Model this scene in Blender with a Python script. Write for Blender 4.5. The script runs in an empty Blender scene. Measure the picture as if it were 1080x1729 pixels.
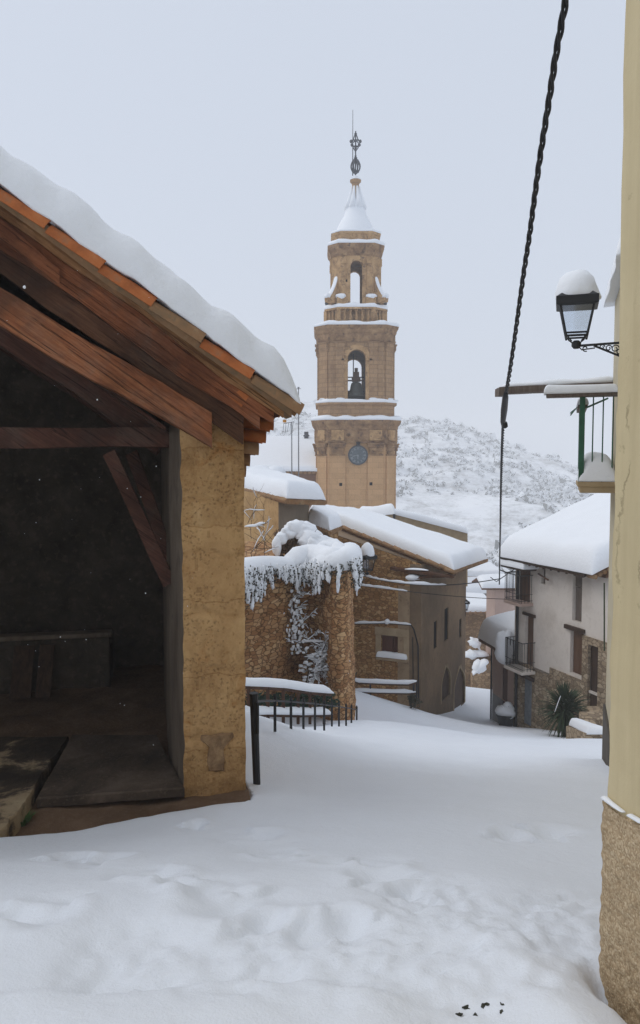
import bpy, math, random
import numpy as np
from mathutils import Vector, Matrix, noise

random.seed(7)
R = math.radians
sc = bpy.context.scene
COL = sc.collection
F = 1300.0
PITCH = R(3.5)
EYE = 1.6
CP, SP = math.cos(PITCH), math.sin(PITCH)
UP = Vector((0, 0, 1))


def ray(px, py):
    cx = (px - 540) / F
    cy = (864.5 - py) / F
    return Vector((cx, CP + cy * SP, -SP + cy * CP))


def P(px, py, d):
    """world point seen at photo pixel (px, py) at distance d along the street"""
    r = ray(px, py)
    t = d / r.y
    return Vector((r.x * t, d, EYE + r.z * t))


def hit(px, py, p0, n):
    o = Vector((0, 0, EYE))
    r = ray(px, py)
    return o + r * ((p0 - o).dot(n) / r.dot(n))


def nz(p, s=1.0, seed=0.0):
    return noise.noise(Vector((p[0] * s + seed * 17.3, p[1] * s - seed * 7.1, p[2] * s + seed * 3.7)))


ROOTS = {}


class MB:
    def __init__(self):
        self.v = []
        self.f = []

    def add(self, vs, fs):
        k = len(self.v)
        self.v += [Vector(p) for p in vs]
        self.f += [tuple(i + k for i in f) for f in fs]
        return self

    def mark(self):
        """start a new piece for build_each"""
        if not hasattr(self, 'cuts'):
            self.cuts = []
        if not self.cuts or self.cuts[-1] != (len(self.v), len(self.f)):
            self.cuts.append((len(self.v), len(self.f)))
        return self

    def build_each(self, name, m, parent, **kw):
        """one object per marked piece"""
        cuts = self.cuts + [(len(self.v), len(self.f))]
        if cuts[0] != (0, 0):
            cuts = [(0, 0)] + cuts
        out = []
        for (v0, f0), (v1, f1) in zip(cuts, cuts[1:]):
            if f1 == f0:
                continue
            b = MB()
            b.v = self.v[v0:v1]
            b.f = [tuple(i - v0 for i in f) for f in self.f[f0:f1]]
            out.append(b.build(name, m, parent, **kw))
        return out

    def poly(self, pts):
        return self.add(pts, [tuple(range(len(pts)))])

    def box(self, c, size, ax=None):
        c = Vector(c)
        X, Y, Z = ax if ax else (Vector((1, 0, 0)), Vector((0, 1, 0)), UP)
        a, b, d = X * size[0] / 2, Y * size[1] / 2, Z * size[2] / 2
        vs = [c + a * i + b * j + d * k for k in (-1, 1) for j in (-1, 1) for i in (-1, 1)]
        return self.add(vs, [(0, 2, 3, 1), (4, 5, 7, 6), (0, 1, 5, 4), (2, 6, 7, 3), (0, 4, 6, 2), (1, 3, 7, 5)])

    def prism(self, poly, z0, z1):
        """vertical prism over an (x, y) outline; z1 may be a list"""
        n = len(poly)
        zt = z1 if isinstance(z1, (list, tuple)) else [z1] * n
        zb = z0 if isinstance(z0, (list, tuple)) else [z0] * n
        vs = [(p[0], p[1], zb[i]) for i, p in enumerate(poly)] + [(p[0], p[1], zt[i]) for i, p in enumerate(poly)]
        fs = [tuple(reversed(range(n))), tuple(range(n, 2 * n))]
        fs += [(i, (i + 1) % n, (i + 1) % n + n, i + n) for i in range(n)]
        return self.add(vs, fs)

    def extrude(self, pts, vec):
        n = len(pts)
        vs = [Vector(p) for p in pts] + [Vector(p) + vec for p in pts]
        fs = [tuple(reversed(range(n))), tuple(range(n, 2 * n))]
        fs += [(i, (i + 1) % n, (i + 1) % n + n, i + n) for i in range(n)]
        return self.add(vs, fs)

    def tube(self, pts, r, n=8, caps=True):
        pts = [Vector(p) for p in pts]
        m = len(pts)
        rs = r if isinstance(r, (list, tuple)) else [r] * m
        vs, fs = [], []
        ref = None
        for i, p in enumerate(pts):
            t = (pts[min(i + 1, m - 1)] - pts[max(i - 1, 0)])
            t = t.normalized() if t.length > 1e-9 else UP
            if ref is None:
                ref = t.orthogonal().normalized()
            a = (ref - t * ref.dot(t))
            a = a.normalized() if a.length > 1e-6 else t.orthogonal().normalized()
            ref = a
            b = t.cross(a)
            for k in range(n):
                w = 2 * math.pi * k / n
                vs.append(p + (a * math.cos(w) + b * math.sin(w)) * rs[i])
        for i in range(m - 1):
            for k in range(n):
                fs.append((i * n + k, i * n + (k + 1) % n, (i + 1) * n + (k + 1) % n, (i + 1) * n + k))
        if caps:
            fs.append(tuple(reversed(range(n))))
            fs.append(tuple(range((m - 1) * n, m * n)))
        return self.add(vs, fs)

    def lathe(self, prof, c, n=16, wob=0.0, seed=0, phase=0.0):
        """prof: (radius, z) from bottom to top"""
        c = Vector(c)
        vs, fs = [], []
        for (r, z) in prof:
            for k in range(n):
                w = 2 * math.pi * k / n + phase
                p = Vector((math.cos(w) * r, math.sin(w) * r, z))
                if wob:
                    p += p.normalized() * wob * nz(p, 2.2 / max(prof[0][0], .05) * .5, seed)
                vs.append(c + p)
        m = len(prof)
        for i in range(m - 1):
            for k in range(n):
                fs.append((i * n + k, i * n + (k + 1) % n, (i + 1) * n + (k + 1) % n, (i + 1) * n + k))
        fs.append(tuple(reversed(range(n))))
        fs.append(tuple(range((m - 1) * n, m * n)))
        return self.add(vs, fs)

    def loft(self, rings):
        """rings: lists of equal-length closed outlines bottom to top"""
        n = len(rings[0])
        vs = [p for r in rings for p in r]
        fs = []
        for i in range(len(rings) - 1):
            for k in range(n):
                fs.append((i * n + k, i * n + (k + 1) % n, (i + 1) * n + (k + 1) % n, (i + 1) * n + k))
        fs.append(tuple(reversed(range(n))))
        fs.append(tuple(range((len(rings) - 1) * n, len(rings) * n)))
        return self.add(vs, fs)

    def blob(self, c, rad, seed=0, n=8, m=6, amp=.25):
        c = Vector(c)
        rad = rad if isinstance(rad, (tuple, list)) else (rad, rad, rad)
        vs, fs = [], []
        vs.append(None)
        for i in range(1, m):
            th = math.pi * i / m
            for k in range(n):
                w = 2 * math.pi * (k + .5 * (i % 2)) / n
                vs.append((math.sin(th) * math.cos(w), math.sin(th) * math.sin(w), -math.cos(th)))
        vs[0] = (0, 0, -1)
        vs.append((0, 0, 1))
        out = []
        for p in vs:
            q = 1 + amp * nz(p, 1.6, seed)
            out.append(c + Vector((p[0] * rad[0] * q, p[1] * rad[1] * q, p[2] * rad[2] * q)))
        for k in range(n):
            fs.append((0, 1 + (k + 1) % n, 1 + k))
        for i in range(m - 2):
            for k in range(n):
                a, b = 1 + i * n + k, 1 + i * n + (k + 1) % n
                fs.append((a, b, b + n, a + n))
        L = len(vs) - 1
        for k in range(n):
            fs.append((L, 1 + (m - 2) * n + k, 1 + (m - 2) * n + (k + 1) % n))
        return self.add(out, fs)

    def plank(self, p0, p1, side, up, w, h, seed=0, amp=.015, seg=14, taper=1.0):
        """wobbly hewn bar from p0 to p1"""
        p0, p1 = Vector(p0), Vector(p1)
        rings = []
        for i in range(seg + 1):
            t = i / seg
            p = p0.lerp(p1, t)
            k = 1 + (taper - 1) * t
            ring = []
            for a, b in ((-1, -1), (0, -1.05), (1, -1), (1.04, 0), (1, 1), (0, 1.03), (-1, 1), (-1.04, 0)):
                q = p + side * (a * w / 2 * k) + up * (b * h / 2 * k)
                s = 1.3
                q = q + up * (amp * nz(q, s, seed)) * (1.6 if b < 0 else 1) + side * (amp * nz(q, s, seed + 5))
                q = q + up * (.3 * amp * nz(q, 6, seed + 2))
                ring.append(q)
            rings.append(ring)
        return self.loft(rings)

    def snow_bar(self, pts, w, h, seed=0, amp=.3, seg=.12, n=6, taper=True):
        """snow lying along a rail, wire, sill or ledge"""
        pts = [Vector(p) for p in pts]
        path = [pts[0]]
        for a, b in zip(pts, pts[1:]):
            k = max(1, int((b - a).length / seg))
            path += [a.lerp(b, (i + 1) / k) for i in range(k)]
        m = len(path)
        vs, fs = [], []
        nn = n + 2
        for i, p in enumerate(path):
            t = path[min(i + 1, m - 1)] - path[max(i - 1, 0)]
            side = Vector((t.y, -t.x, 0))
            side = side.normalized() if side.length > 1e-6 else Vector((1, 0, 0))
            q = 1 + amp * nz(p, 1.1 / max(w, .04) * .3, seed) + .5 * amp * nz(p, .5 / max(w, .04), seed + 3)
            e = 1.0
            if taper:
                e = min(1, .25 + min(i, m - 1 - i) / 2.0)
            for k in range(nn):
                if k == n + 1:
                    vs.append(p - UP * h * .12)
                    continue
                a = math.pi * k / n
                vs.append(p + side * (math.cos(a) * w / 2 * (.6 + .4 * e) * (.7 + .3 * q)) + UP * (math.sin(a) ** .8 * h * q * e))
        for i in range(m - 1):
            for k in range(nn):
                fs.append((i * nn + k, (i + 1) * nn + k, (i + 1) * nn + (k + 1) % nn, i * nn + (k + 1) % nn))
        fs.append(tuple(range(nn)))
        fs.append(tuple(reversed(range((m - 1) * nn, m * nn))))
        return self.add(vs, fs)

    def snow_slab(self, q, T, r=.3, seed=0, amp=.12, step=.3, open_sides=(), ns=.9):
        """q: four base corners (u0v0, u1v0, u1v1, u0v1); rounded shoulders on every side not in open_sides"""
        q = [Vector(p) for p in q]
        Lu = ((q[1] - q[0]).length + (q[2] - q[3]).length) / 2
        Lv = ((q[3] - q[0]).length + (q[2] - q[1]).length) / 2

        def coords(L):
            rr = min(r, L * .45)
            e = [rr * (1 - math.cos(R(a))) for a in (0, 14, 28, 42, 56, 70, 90)]
            k = max(1, int((L - 2 * rr) / step))
            mid = [rr + (L - 2 * rr) * i / k for i in range(1, k)]
            return e + mid + [L - x for x in reversed(e)], rr
        us, ru = coords(Lu)
        vv, rv = coords(Lv)

        def prof(x, L, rr, lo, hi):
            a = 1.0
            if lo not in open_sides and x < rr:
                a = min(a, math.sqrt(max(0, 1 - (1 - x / rr) ** 2)))
            if hi not in open_sides and L - x < rr:
                a = min(a, math.sqrt(max(0, 1 - (1 - (L - x) / rr) ** 2)))
            return a
        nu, nv = len(us), len(vv)
        top, bot = [], []
        for j in range(nv):
            for i in range(nu):
                a, b = us[i] / Lu, vv[j] / Lv
                p = (q[0] * (1 - a) + q[1] * a) * (1 - b) + (q[3] * (1 - a) + q[2] * a) * b
                h = prof(us[i], Lu, ru, 'u0', 'u1') * prof(vv[j], Lv, rv, 'v0', 'v1')
                k = 1 + amp * nz(p, ns, seed) + .4 * amp * nz(p, ns * 3.3, seed + 2)
                s = Vector((nz(p, ns * 1.7, seed + 8), nz(p, ns * 1.7, seed + 9), .5 * nz(p, ns * 2, seed + 4))) * (amp * T * .45)
                top.append(p + UP * (.02 + h * T * k) + s)
                bot.append(p + s)
        vs = top + bot
        N = nu * nv
        fs = []
        for j in range(nv - 1):
            for i in range(nu - 1):
                a = j * nu + i
                fs.append((a, a + 1, a + 1 + nu, a + nu))
                fs.append((N + a, N + a + nu, N + a + 1 + nu, N + a + 1))
        for i in range(nu - 1):
            fs.append((i, N + i, N + i + 1, i + 1))
            a = (nv - 1) * nu + i
            fs.append((a, a + 1, N + a + 1, N + a))
        for j in range(nv - 1):
            a = j * nu
            fs.append((a, a + nu, N + a + nu, N + a))
            a = j * nu + nu - 1
            fs.append((a, N + a, N + a + nu, a + nu))
        return self.add(vs, fs)

    def build(self, name, m, parent=None, smooth=False, bevel=0.0, label=None, loc=None):
        if loc is not None:
            org = Vector(loc)
        elif parent is not None:
            org = ROOTS[parent.name]
        elif self.v:
            xs = [p.x for p in self.v]; ys = [p.y for p in self.v]; zs = [p.z for p in self.v]
            org = Vector(((min(xs) + max(xs)) / 2, (min(ys) + max(ys)) / 2, min(zs)))
        else:
            org = Vector((0, 0, 0))
        me = bpy.data.meshes.new(name)
        me.from_pydata([tuple(p - org) for p in self.v], [], self.f)
        me.update()
        # box-projected UV in metres
        uv = me.uv_layers.new(name='UVMap')
        co = np.array([tuple(p) for p in self.v], dtype=np.float64)
        nl = len(me.loops)
        vi = np.empty(nl, dtype=np.int32); me.loops.foreach_get('vertex_index', vi)
        npoly = len(me.polygons)
        nr = np.empty(npoly * 3); me.polygons.foreach_get('normal', nr); nr = nr.reshape(-1, 3)
        lt = np.empty(npoly, dtype=np.int32); me.polygons.foreach_get('loop_total', lt)
        fn = np.repeat(nr, lt, axis=0)
        c = co[vi]
        h = np.hypot(fn[:, 0], fn[:, 1]) + 1e-9
        tx, ty = -fn[:, 1] / h, fn[:, 0] / h
        u = c[:, 0] * tx + c[:, 1] * ty
        v = c[:, 2].copy()
        flat = np.abs(fn[:, 2]) > .75
        u[flat] = c[flat, 0]; v[flat] = c[flat, 1]
        uv.data.foreach_set('uv', np.stack([u, v], 1).ravel().astype(np.float32))
        if smooth:
            me.polygons.foreach_set('use_smooth', [True] * npoly)
        if isinstance(m, (list, tuple)):
            for x in m:
                me.materials.append(x)
        elif m is not None:
            me.materials.append(m)
        o = bpy.data.objects.new(name, me)
        COL.objects.link(o)
        if parent is not None:
            o.parent = parent
            o.location = org - ROOTS[parent.name]
        else:
            o.location = org
        ROOTS[o.name] = org if parent is None else org
        if bevel:
            b = o.modifiers.new('bevel', 'BEVEL')
            b.width = bevel; b.segments = 2; b.limit_method = 'ANGLE'; b.angle_limit = R(40)
        if label:
            o['label'] = label
        return o


def tag(o, label, cat, group=None, kind=None):
    o['label'] = label
    o['category'] = cat
    if group:
        o['group'] = group
    if kind:
        o['kind'] = kind
    return o


def thing(name, label, cat, loc, group=None):
    o = bpy.data.objects.new(name, None)
    o.empty_display_size = .3
    COL.objects.link(o)
    o.location = loc
    ROOTS[o.name] = Vector(loc)
    return tag(o, label, cat, group)


def dup(o, parent, loc=None, rot=None):
    c = o.copy()
    COL.objects.link(c)
    c.parent = parent
    if loc is not None:
        c.location = Vector(loc) - ROOTS[parent.name]
    if rot is not None:
        c.rotation_euler = rot
    ROOTS[c.name] = Vector(loc) if loc is not None else ROOTS[o.name]
    return c


class Frame:
    """vertical facade plane: s runs to the right in the photo, n points at the viewer's side"""
    def __init__(self, o, e):
        self.o = Vector((o[0], o[1], 0))
        self.e = Vector((e[0], e[1], 0)).normalized()
        self.n = Vector((self.e.y, -self.e.x, 0))

    def pt(self, s, z, out=0.0):
        return self.o + self.e * s + self.n * out + UP * z

    def hit(self, px, py, out=0.0):
        w = hit(px, py, self.o + self.n * out, self.n)
        return (w - self.o).dot(self.e), w.z

    def box(self, mb, s0, s1, z0, z1, o0, o1):
        c = self.pt((s0 + s1) / 2, (z0 + z1) / 2, (o0 + o1) / 2)
        return mb.box(c, (abs(s1 - s0), abs(o1 - o0), abs(z1 - z0)), (self.e, self.n, UP))

    def wall(self, mb, s0, s1, z0, z1, holes, depth=.22):
        """skin with real openings (s0, s1, z0, z1 each) and their reveals"""
        S = sorted({s0, s1} | {h[i] for h in holes for i in (0, 1)})
        Z = sorted({z0, z1} | {h[i] for h in holes for i in (2, 3)})
        for a, b in zip(S, S[1:]):
            for c, d in zip(Z, Z[1:]):
                ms, mz = (a + b) / 2, (c + d) / 2
                if any(h[0] < ms < h[1] and h[2] < mz < h[3] for h in holes):
                    continue
                mb.poly([self.pt(a, c), self.pt(b, c), self.pt(b, d), self.pt(a, d)])
        for h in holes:
            a, b, c, d = h
            mb.poly([self.pt(a, c), self.pt(a, d), self.pt(a, d, -depth), self.pt(a, c, -depth)])
            mb.poly([self.pt(b, c), self.pt(b, c, -depth), self.pt(b, d, -depth), self.pt(b, d)])
            mb.poly([self.pt(a, d), self.pt(b, d), self.pt(b, d, -depth), self.pt(a, d, -depth)])
            mb.poly([self.pt(a, c), self.pt(a, c, -depth), self.pt(b, c, -depth), self.pt(b, c)])
            mb.poly([self.pt(a, c, -depth), self.pt(a, d, -depth), self.pt(b, d, -depth), self.pt(b, c, -depth)])
        return mb


# ------------------------------------------------------------------ materials
class NT:
    def __init__(self, name):
        self.m = bpy.data.materials.new(name)
        self.m.use_nodes = True
        self.t = self.m.node_tree
        self.b = self.t.nodes['Principled BSDF']

    def n(self, typ, ins=None, **props):
        x = self.t.nodes.new(typ)
        for k, v in props.items():
            setattr(x, k, v)
        for k, v in (ins or {}).items():
            s = x.inputs[k]
            if isinstance(v, bpy.types.NodeSocket):
                self.t.links.new(v, s)
            else:
                s.default_value = v
        return x

    def ramp(self, fac, stops, interp='LINEAR'):
        x = self.n('ShaderNodeValToRGB', {'Fac': fac})
        cr = x.color_ramp
        cr.interpolation = interp
        while len(cr.elements) < len(stops):
            cr.elements.new(.5)
        for e, (p, c) in zip(cr.elements, stops):
            e.position = p
            e.color = c4(c)
        return x.outputs['Color']

    def mix(self, fac, a, b, mode='MIX'):
        x = self.n('ShaderNodeMix', data_type='RGBA', blend_type=mode)
        for s, v in ((x.inputs[0], fac), (x.inputs[6], a), (x.inputs[7], b)):
            if isinstance(v, bpy.types.NodeSocket):
                self.t.links.new(v, s)
            else:
                s.default_value = v if isinstance(v, float) else c4(v)
        return x.outputs[2]

    def coord(self, scale=(1, 1, 1), kind='Object', rot=None):
        o = self.n('ShaderNodeTexCoord').outputs[kind]
        if rot:
            o = self.n('ShaderNodeMapping', {'Vector': o, 'Rotation': rot}).outputs[0]
        return self.n('ShaderNodeMapping', {'Vector': o, 'Scale': scale}).outputs[0]

    def noise(self, vec, scale, detail=6, rough=.6, dist=0.0):
        return self.n('ShaderNodeTexNoise', {'Vector': vec, 'Scale': scale, 'Detail': detail, 'Roughness': rough, 'Distortion': dist})

    def math(self, op, a, b=0.0):
        x = self.n('ShaderNodeMath', operation=op)
        for s, v in ((x.inputs[0], a), (x.inputs[1], b)):
            if isinstance(v, bpy.types.NodeSocket):
                self.t.links.new(v, s)
            else:
                s.default_value = v
        return x.outputs[0]

    def done(self, col=None, rough=.9, height=None, bump=.3, dist=.02, spec=.25):
        if col is not None:
            if isinstance(col, bpy.types.NodeSocket):
                self.t.links.new(col, self.b.inputs['Base Color'])
            else:
                self.b.inputs['Base Color'].default_value = c4(col)
        if isinstance(rough, bpy.types.NodeSocket):
            self.t.links.new(rough, self.b.inputs['Roughness'])
        else:
            self.b.inputs['Roughness'].default_value = rough
        self.b.inputs['Specular IOR Level'].default_value = spec
        if height is not None:
            bn = self.n('ShaderNodeBump', {'Height': height, 'Strength': bump, 'Distance': dist})
            self.t.links.new(bn.outputs[0], self.b.inputs['Normal'])
        return self.m


def c4(c):
    return (c[0], c[1], c[2], 1.0)


def scl(c, k):
    return tuple(min(1, x * k) for x in c)


def m_noise(name, stops, scale=3.0, rough=.9, bump=.3, bscale=30.0, stretch=(1, 1, 1), speck=None, sscale=60.0, samt=.3, dist=.02, rot=None, spec=.25, big=None, bigscale=.5):
    t = NT(name)
    v = t.coord(stretch, rot=rot)
    col = t.ramp(t.noise(v, scale, 8, .65, .3).outputs[0], stops)
    if big:
        col = t.mix(t.ramp(t.noise(t.coord(), bigscale, 5, .6).outputs[0], [(.48, (0, 0, 0)), (.62, (1, 1, 1))]), col, t.mix(.55, col, big))
    if speck:
        f = t.ramp(t.noise(v, sscale, 4, .6).outputs[0], [(.55, (0, 0, 0)), (.7, (samt,) * 3)])
        col = t.mix(f, col, speck)
    h = t.noise(v, bscale, 6, .65).outputs[0]
    return t.done(col, rough, h, bump, dist, spec)


def m_rubble(name, stops, mortar, scale=3.0, zs=1.7, mw=.06, bump=.7, warp=.25, dist=.05, big=None):
    t = NT(name)
    v = t.coord((1, 1, zs))
    w = t.noise(v, 1.8, 4, .6).outputs['Color']
    v2 = t.n('ShaderNodeMix', {0: warp, 4: v, 5: w}, data_type='VECTOR').outputs[1]
    ve = t.n('ShaderNodeTexVoronoi', {'Vector': v2, 'Scale': scale, 'Randomness': .75}, feature='DISTANCE_TO_EDGE').outputs['Distance']
    vc = t.n('ShaderNodeTexVoronoi', {'Vector': v2, 'Scale': scale, 'Randomness': .75}, feature='F1').outputs['Color']
    sep = t.n('ShaderNodeSeparateColor', {0: vc}).outputs[0]
    fine = t.noise(v, 22, 8, .7).outputs[0]
    col = t.ramp(t.math('ADD', t.math('MULTIPLY', sep, .7), t.math('MULTIPLY', fine, .35)), stops)
    col = t.mix(t.ramp(t.noise(v, .7, 5, .6).outputs[0], [(.35, (0, 0, 0)), (.7, (.55,) * 3)]), col, big if big else scl(mortar, 1.3))
    edge = t.ramp(ve, [(0, (.9,) * 3), (mw, (.6,) * 3), (mw * 2.4, (0, 0, 0))])
    col = t.mix(edge, col, mortar)
    hgt = t.math('ADD', t.math('MINIMUM', ve, mw * 3), t.math('MULTIPLY', fine, .08))
    return t.done(col, .93, hgt, bump, dist * 2)


def m_brick(name, c1, c2, mortar, bw=.8, bh=.35, ms=.012, bump=.4, stain=None, var=.35, off=.5):
    t = NT(name)
    uv = t.coord(kind='UV')
    wob = t.noise(t.coord(), 1.5, 4).outputs['Color']
    uv2 = t.n('ShaderNodeMix', {0: .03, 4: uv, 5: wob}, data_type='VECTOR').outputs[1]
    br = t.n('ShaderNodeTexBrick', {'Vector': uv2, 'Color1': c4(c1), 'Color2': c4(c2), 'Mortar': c4(mortar), 'Scale': 1.0,
                                    'Mortar Size': ms, 'Mortar Smooth': .3, 'Bias': 0.0, 'Brick Width': bw, 'Row Height': bh}, offset=off)
    ob = t.coord()
    n1 = t.noise(ob, 1.1, 8, .7).outputs[0]
    n2 = t.noise(ob, 14, 8, .7).outputs[0]
    col = t.mix(var, br.outputs['Color'], t.ramp(n1, [(.3, scl(c1, .62)), (.55, c1), (.75, scl(c2, 1.15))]))
    col = t.mix(.35, col, t.ramp(n2, [(.3, scl(c2, .5)), (.6, c1)]))
    if stain:
        col = t.mix(t.ramp(t.noise(ob, .6, 6, .65).outputs[0], [(.5, (0, 0, 0)), (.7, (.6,) * 3)]), col, stain)
    h = t.math('ADD', t.math('MULTIPLY', br.outputs['Fac'], -.6), t.math('MULTIPLY', n2, .5))
    return t.done(col, .92, h, bump, .03)


def m_wood(name, stops, slope=0.0, yaw=0.0, grain=1.0, rough=.85, bump=.5):
    """grain runs along a bar tilted by slope (about the shed's depth axis)"""
    t = NT(name)
    v = t.n('ShaderNodeTexCoord').outputs['Object']
    v = t.n('ShaderNodeMapping', {'Vector': v, 'Rotation': (0, 0, -yaw)}).outputs[0]
    v = t.n('ShaderNodeMapping', {'Vector': v, 'Rotation': (0, -slope, 0)}).outputs[0]
    v = t.n('ShaderNodeMapping', {'Vector': v, 'Scale': (.8 * grain, 13 * grain, 13 * grain)}).outputs[0]
    a = t.noise(v, 1.6, 8, .7, .6).outputs[0]
    b = t.noise(v, 6.0, 8, .75, .3).outputs[0]
    pt = t.noise(t.coord(), 1.4, 5, .6).outputs[0]
    col = t.ramp(t.math('ADD', t.math('MULTIPLY', a, .55), t.math('MULTIPLY', b, .45)), stops)
    grey = t.ramp(t.noise(t.coord(), 2.3, 6, .65, .4).outputs[0], [(.46, (0, 0, 0)), (.66, (.6,) * 3)])
    col = t.mix(grey, col, t.ramp(b, [(.35, (.07, .052, .042)), (.6, scl((.24, .18, .135), min(1, stops[-1][1][0] * 2.4)))]))
    ck = t.noise(t.n('ShaderNodeMapping', {'Vector': v, 'Scale': (.35, 1.6, 1.6)}).outputs[0], 2.2, 5, .6, .5).outputs[0]
    crack = t.ramp(ck, [(.60, (0, 0, 0)), (.635, (1, 1, 1)), (.66, (1, 1, 1)), (.69, (0, 0, 0))])
    col = t.mix(t.math('MULTIPLY', crack, .8), col, scl(stops[0][1], .35))
    b = t.math('SUBTRACT', b, t.math('MULTIPLY', crack, .6))
    col = t.mix(t.ramp(pt, [(.42, (0, 0, 0)), (.62, (.65,) * 3)]), col, scl(stops[0][1], .75))
    return t.done(col, rough, b, bump, .03, .2)


def m_flat(name, col, rough=.5, metal=0.0, spec=.4, bump=0.0, bscale=40):
    t = NT(name)
    n = t.noise(t.coord(), 6, 6, .6).outputs[0]
    c = t.ramp(n, [(.3, scl(col, .7)), (.7, scl(col, 1.25))])
    t.b.inputs['Metallic'].default_value = metal
    return t.done(c, rough, t.noise(t.coord(), bscale).outputs[0], bump or .08, .01, spec)


def m_snow(name, tint=(.87, .89, .915), b1=.34, s1=13, s2=75, d=.04):
    t = NT(name)
    v = t.coord()
    h = t.math('ADD', t.noise(v, s1, 6, .55).outputs[0], t.math('MULTIPLY', t.noise(v, s2, 4, .6).outputs[0], .35))
    c = t.ramp(t.noise(v, 2.0, 4).outputs[0], [(.3, scl(tint, .975)), (.7, tint)])
    t.b.inputs['Sheen Weight'].default_value = .0
    return t.done(c, .75, h, b1, d, .2)


M = {}
M['snow'] = m_snow('snow')
M['snow_ground'] = m_snow('snow_ground', tint=(.805, .84, .89), b1=.3, s1=16, s2=110, d=.03)
M['ashlar'] = m_brick('tower_ashlar', (.60, .365, .185), (.47, .28, .135), (.31, .18, .088), .95, .44, .014, .4, var=.35)
M['tower_brick'] = m_brick('tower_weathered_stone', (.46, .285, .15), (.27, .16, .08), (.12, .072, .042), .72, .36, .035, .9, stain=(.19, .105, .058), var=.5)
M['tower_trim'] = m_noise('tower_trim', [(.32, (.22, .125, .06)), (.48, (.45, .275, .13)), (.68, (.6, .39, .2))], 1.3, bump=.8, bscale=6, speck=(.11, .06, .035), sscale=2.6, samt=.9, dist=.1)
M['rubble'] = m_rubble('garden_rubble', [(.15, (.26, .125, .052)), (.4, (.41, .22, .098)), (.65, (.54, .325, .155)), (.9, (.66, .44, .235))], (.075, .035, .014), 8.0, 2.0, .045, .9, big=(.3, .135, .05), dist=.03)
M['rubble_c'] = m_rubble('house_rubble', [(.15, (.2, .1, .036)), (.4, (.33, .17, .065)), (.65, (.42, .24, .095)), (.9, (.56, .36, .17))], (.15, .08, .03), 8.5, 1.7, .05, .8, big=(.33, .17, .06), dist=.03)
M['rubble_w'] = m_rubble('base_rubble', [(.15, (.2, .15, .1)), (.5, (.38, .29, .19)), (.9, (.52, .42, .3))], (.16, .115, .075), 7.0, 1.5, .05, .8, big=(.3, .22, .14), dist=.03)
M['plaster_c'] = m_noise('brown_plaster', [(.3, (.135, .09, .053)), (.5, (.185, .128, .078)), (.7, (.245, .17, .105))], .9, bump=.35, bscale=12, stretch=(1, 1, .8), speck=(.11, .08, .055), sscale=9, samt=.5, big=(.33, .225, .135), bigscale=.35)
M['surround'] = m_noise('dressed_stone', [(.3, (.3, .22, .13)), (.7, (.42, .32, .2))], 3, bump=.4)
M['ochre'] = m_noise('ochre_wall', [(.3, (.33, .2, .09)), (.5, (.46, .29, .13)), (.7, (.52, .34, .17))], 1.6, bump=.6, bscale=9, speck=(.24, .14, .065), sscale=11, samt=.7)
M['grey_render'] = m_noise('grey_render', [(.3, (.19, .155, .12)), (.7, (.29, .24, .18))], 2.2, bump=.4, bscale=14, stretch=(1, 1, .5))
M['white'] = m_noise('white_plaster', [(.3, (.72, .65, .575)), (.7, (.8, .73, .655))], .8, bump=.2, bscale=18, speck=(.56, .49, .42), sscale=6, samt=.35, big=(.52, .45, .38), bigscale=.6)
M['pink'] = m_noise('pink_plaster', [(.3, (.42, .3, .25)), (.7, (.5, .37, .31))], 1.2, bump=.2, bscale=16)
M['grey_plinth'] = m_noise('grey_plinth', [(.3, (.2, .2, .2)), (.7, (.29, .29, .285))], 2, bump=.2)
M['brick_far'] = m_brick('red_brown_brick', (.27, .15, .095), (.22, .12, .075), (.18, .12, .085), .5, .16, .02, .4)
M['stone_far'] = m_rubble('far_stone', [(.15, (.2, .12, .06)), (.5, (.33, .21, .11)), (.9, (.44, .3, .17))], (.16, .1, .055), 5.5, 1.6, .05, .6)
M['tile'] = m_noise('terracotta', [(.25, (.24, .075, .028)), (.5, (.46, .145, .045)), (.72, (.52, .215, .085))], 3.5, bump=.35, bscale=22, speck=(.2, .16, .11), sscale=7, samt=.6)
M['tile_old'] = m_noise('lichened_tile', [(.25, (.17, .12, .07)), (.5, (.3, .17, .085)), (.72, (.36, .25, .14))], 4, bump=.4, bscale=20, speck=(.13, .12, .08), sscale=8, samt=.7)
M['wood_dark'] = m_noise('dark_wood', [(.3, (.035, .02, .013)), (.7, (.085, .05, .032))], 4, .8, bump=.4, bscale=30, stretch=(6, 6, .6))
M['wood_red'] = m_noise('red_shutter_wood', [(.3, (.075, .03, .02)), (.7, (.13, .055, .036))], 4, .7, bump=.4, bscale=30, stretch=(8, 8, .6))
M['wood_grey'] = m_noise('weathered_wood', [(.3, (.11, .085, .07)), (.7, (.2, .16, .13))], 4, .8, bump=.4, bscale=30, stretch=(8, 8, .6))
M['wood_brown'] = m_noise('brown_door_wood', [(.3, (.1, .052, .03)), (.7, (.17, .09, .05))], 4, .75, bump=.4, bscale=30, stretch=(8, 8, .6))
M['iron'] = m_flat('black_iron', (.012, .013, .015), .5, 0, .4)
M['rust'] = m_noise('rusty_iron', [(.3, (.05, .028, .02)), (.7, (.13, .065, .04))], 9, .8, bump=.4)
M['green_iron'] = m_flat('green_paint', (.018, .095, .05), .5, 0, .4)
M['grey_iron'] = m_flat('finial_iron', (.07, .075, .085), .6, 0, .4)
M['cable'] = m_flat('black_cable', (.012, .012, .014), .55, 0, .4)
M['black'] = m_flat('hole_shade_black', (.006, .006, .006), .9, 0, .1)  # black colour standing in for the shade inside small holes
M['pot'] = m_flat('dark_plastic', (.018, .022, .026), .5)
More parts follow.
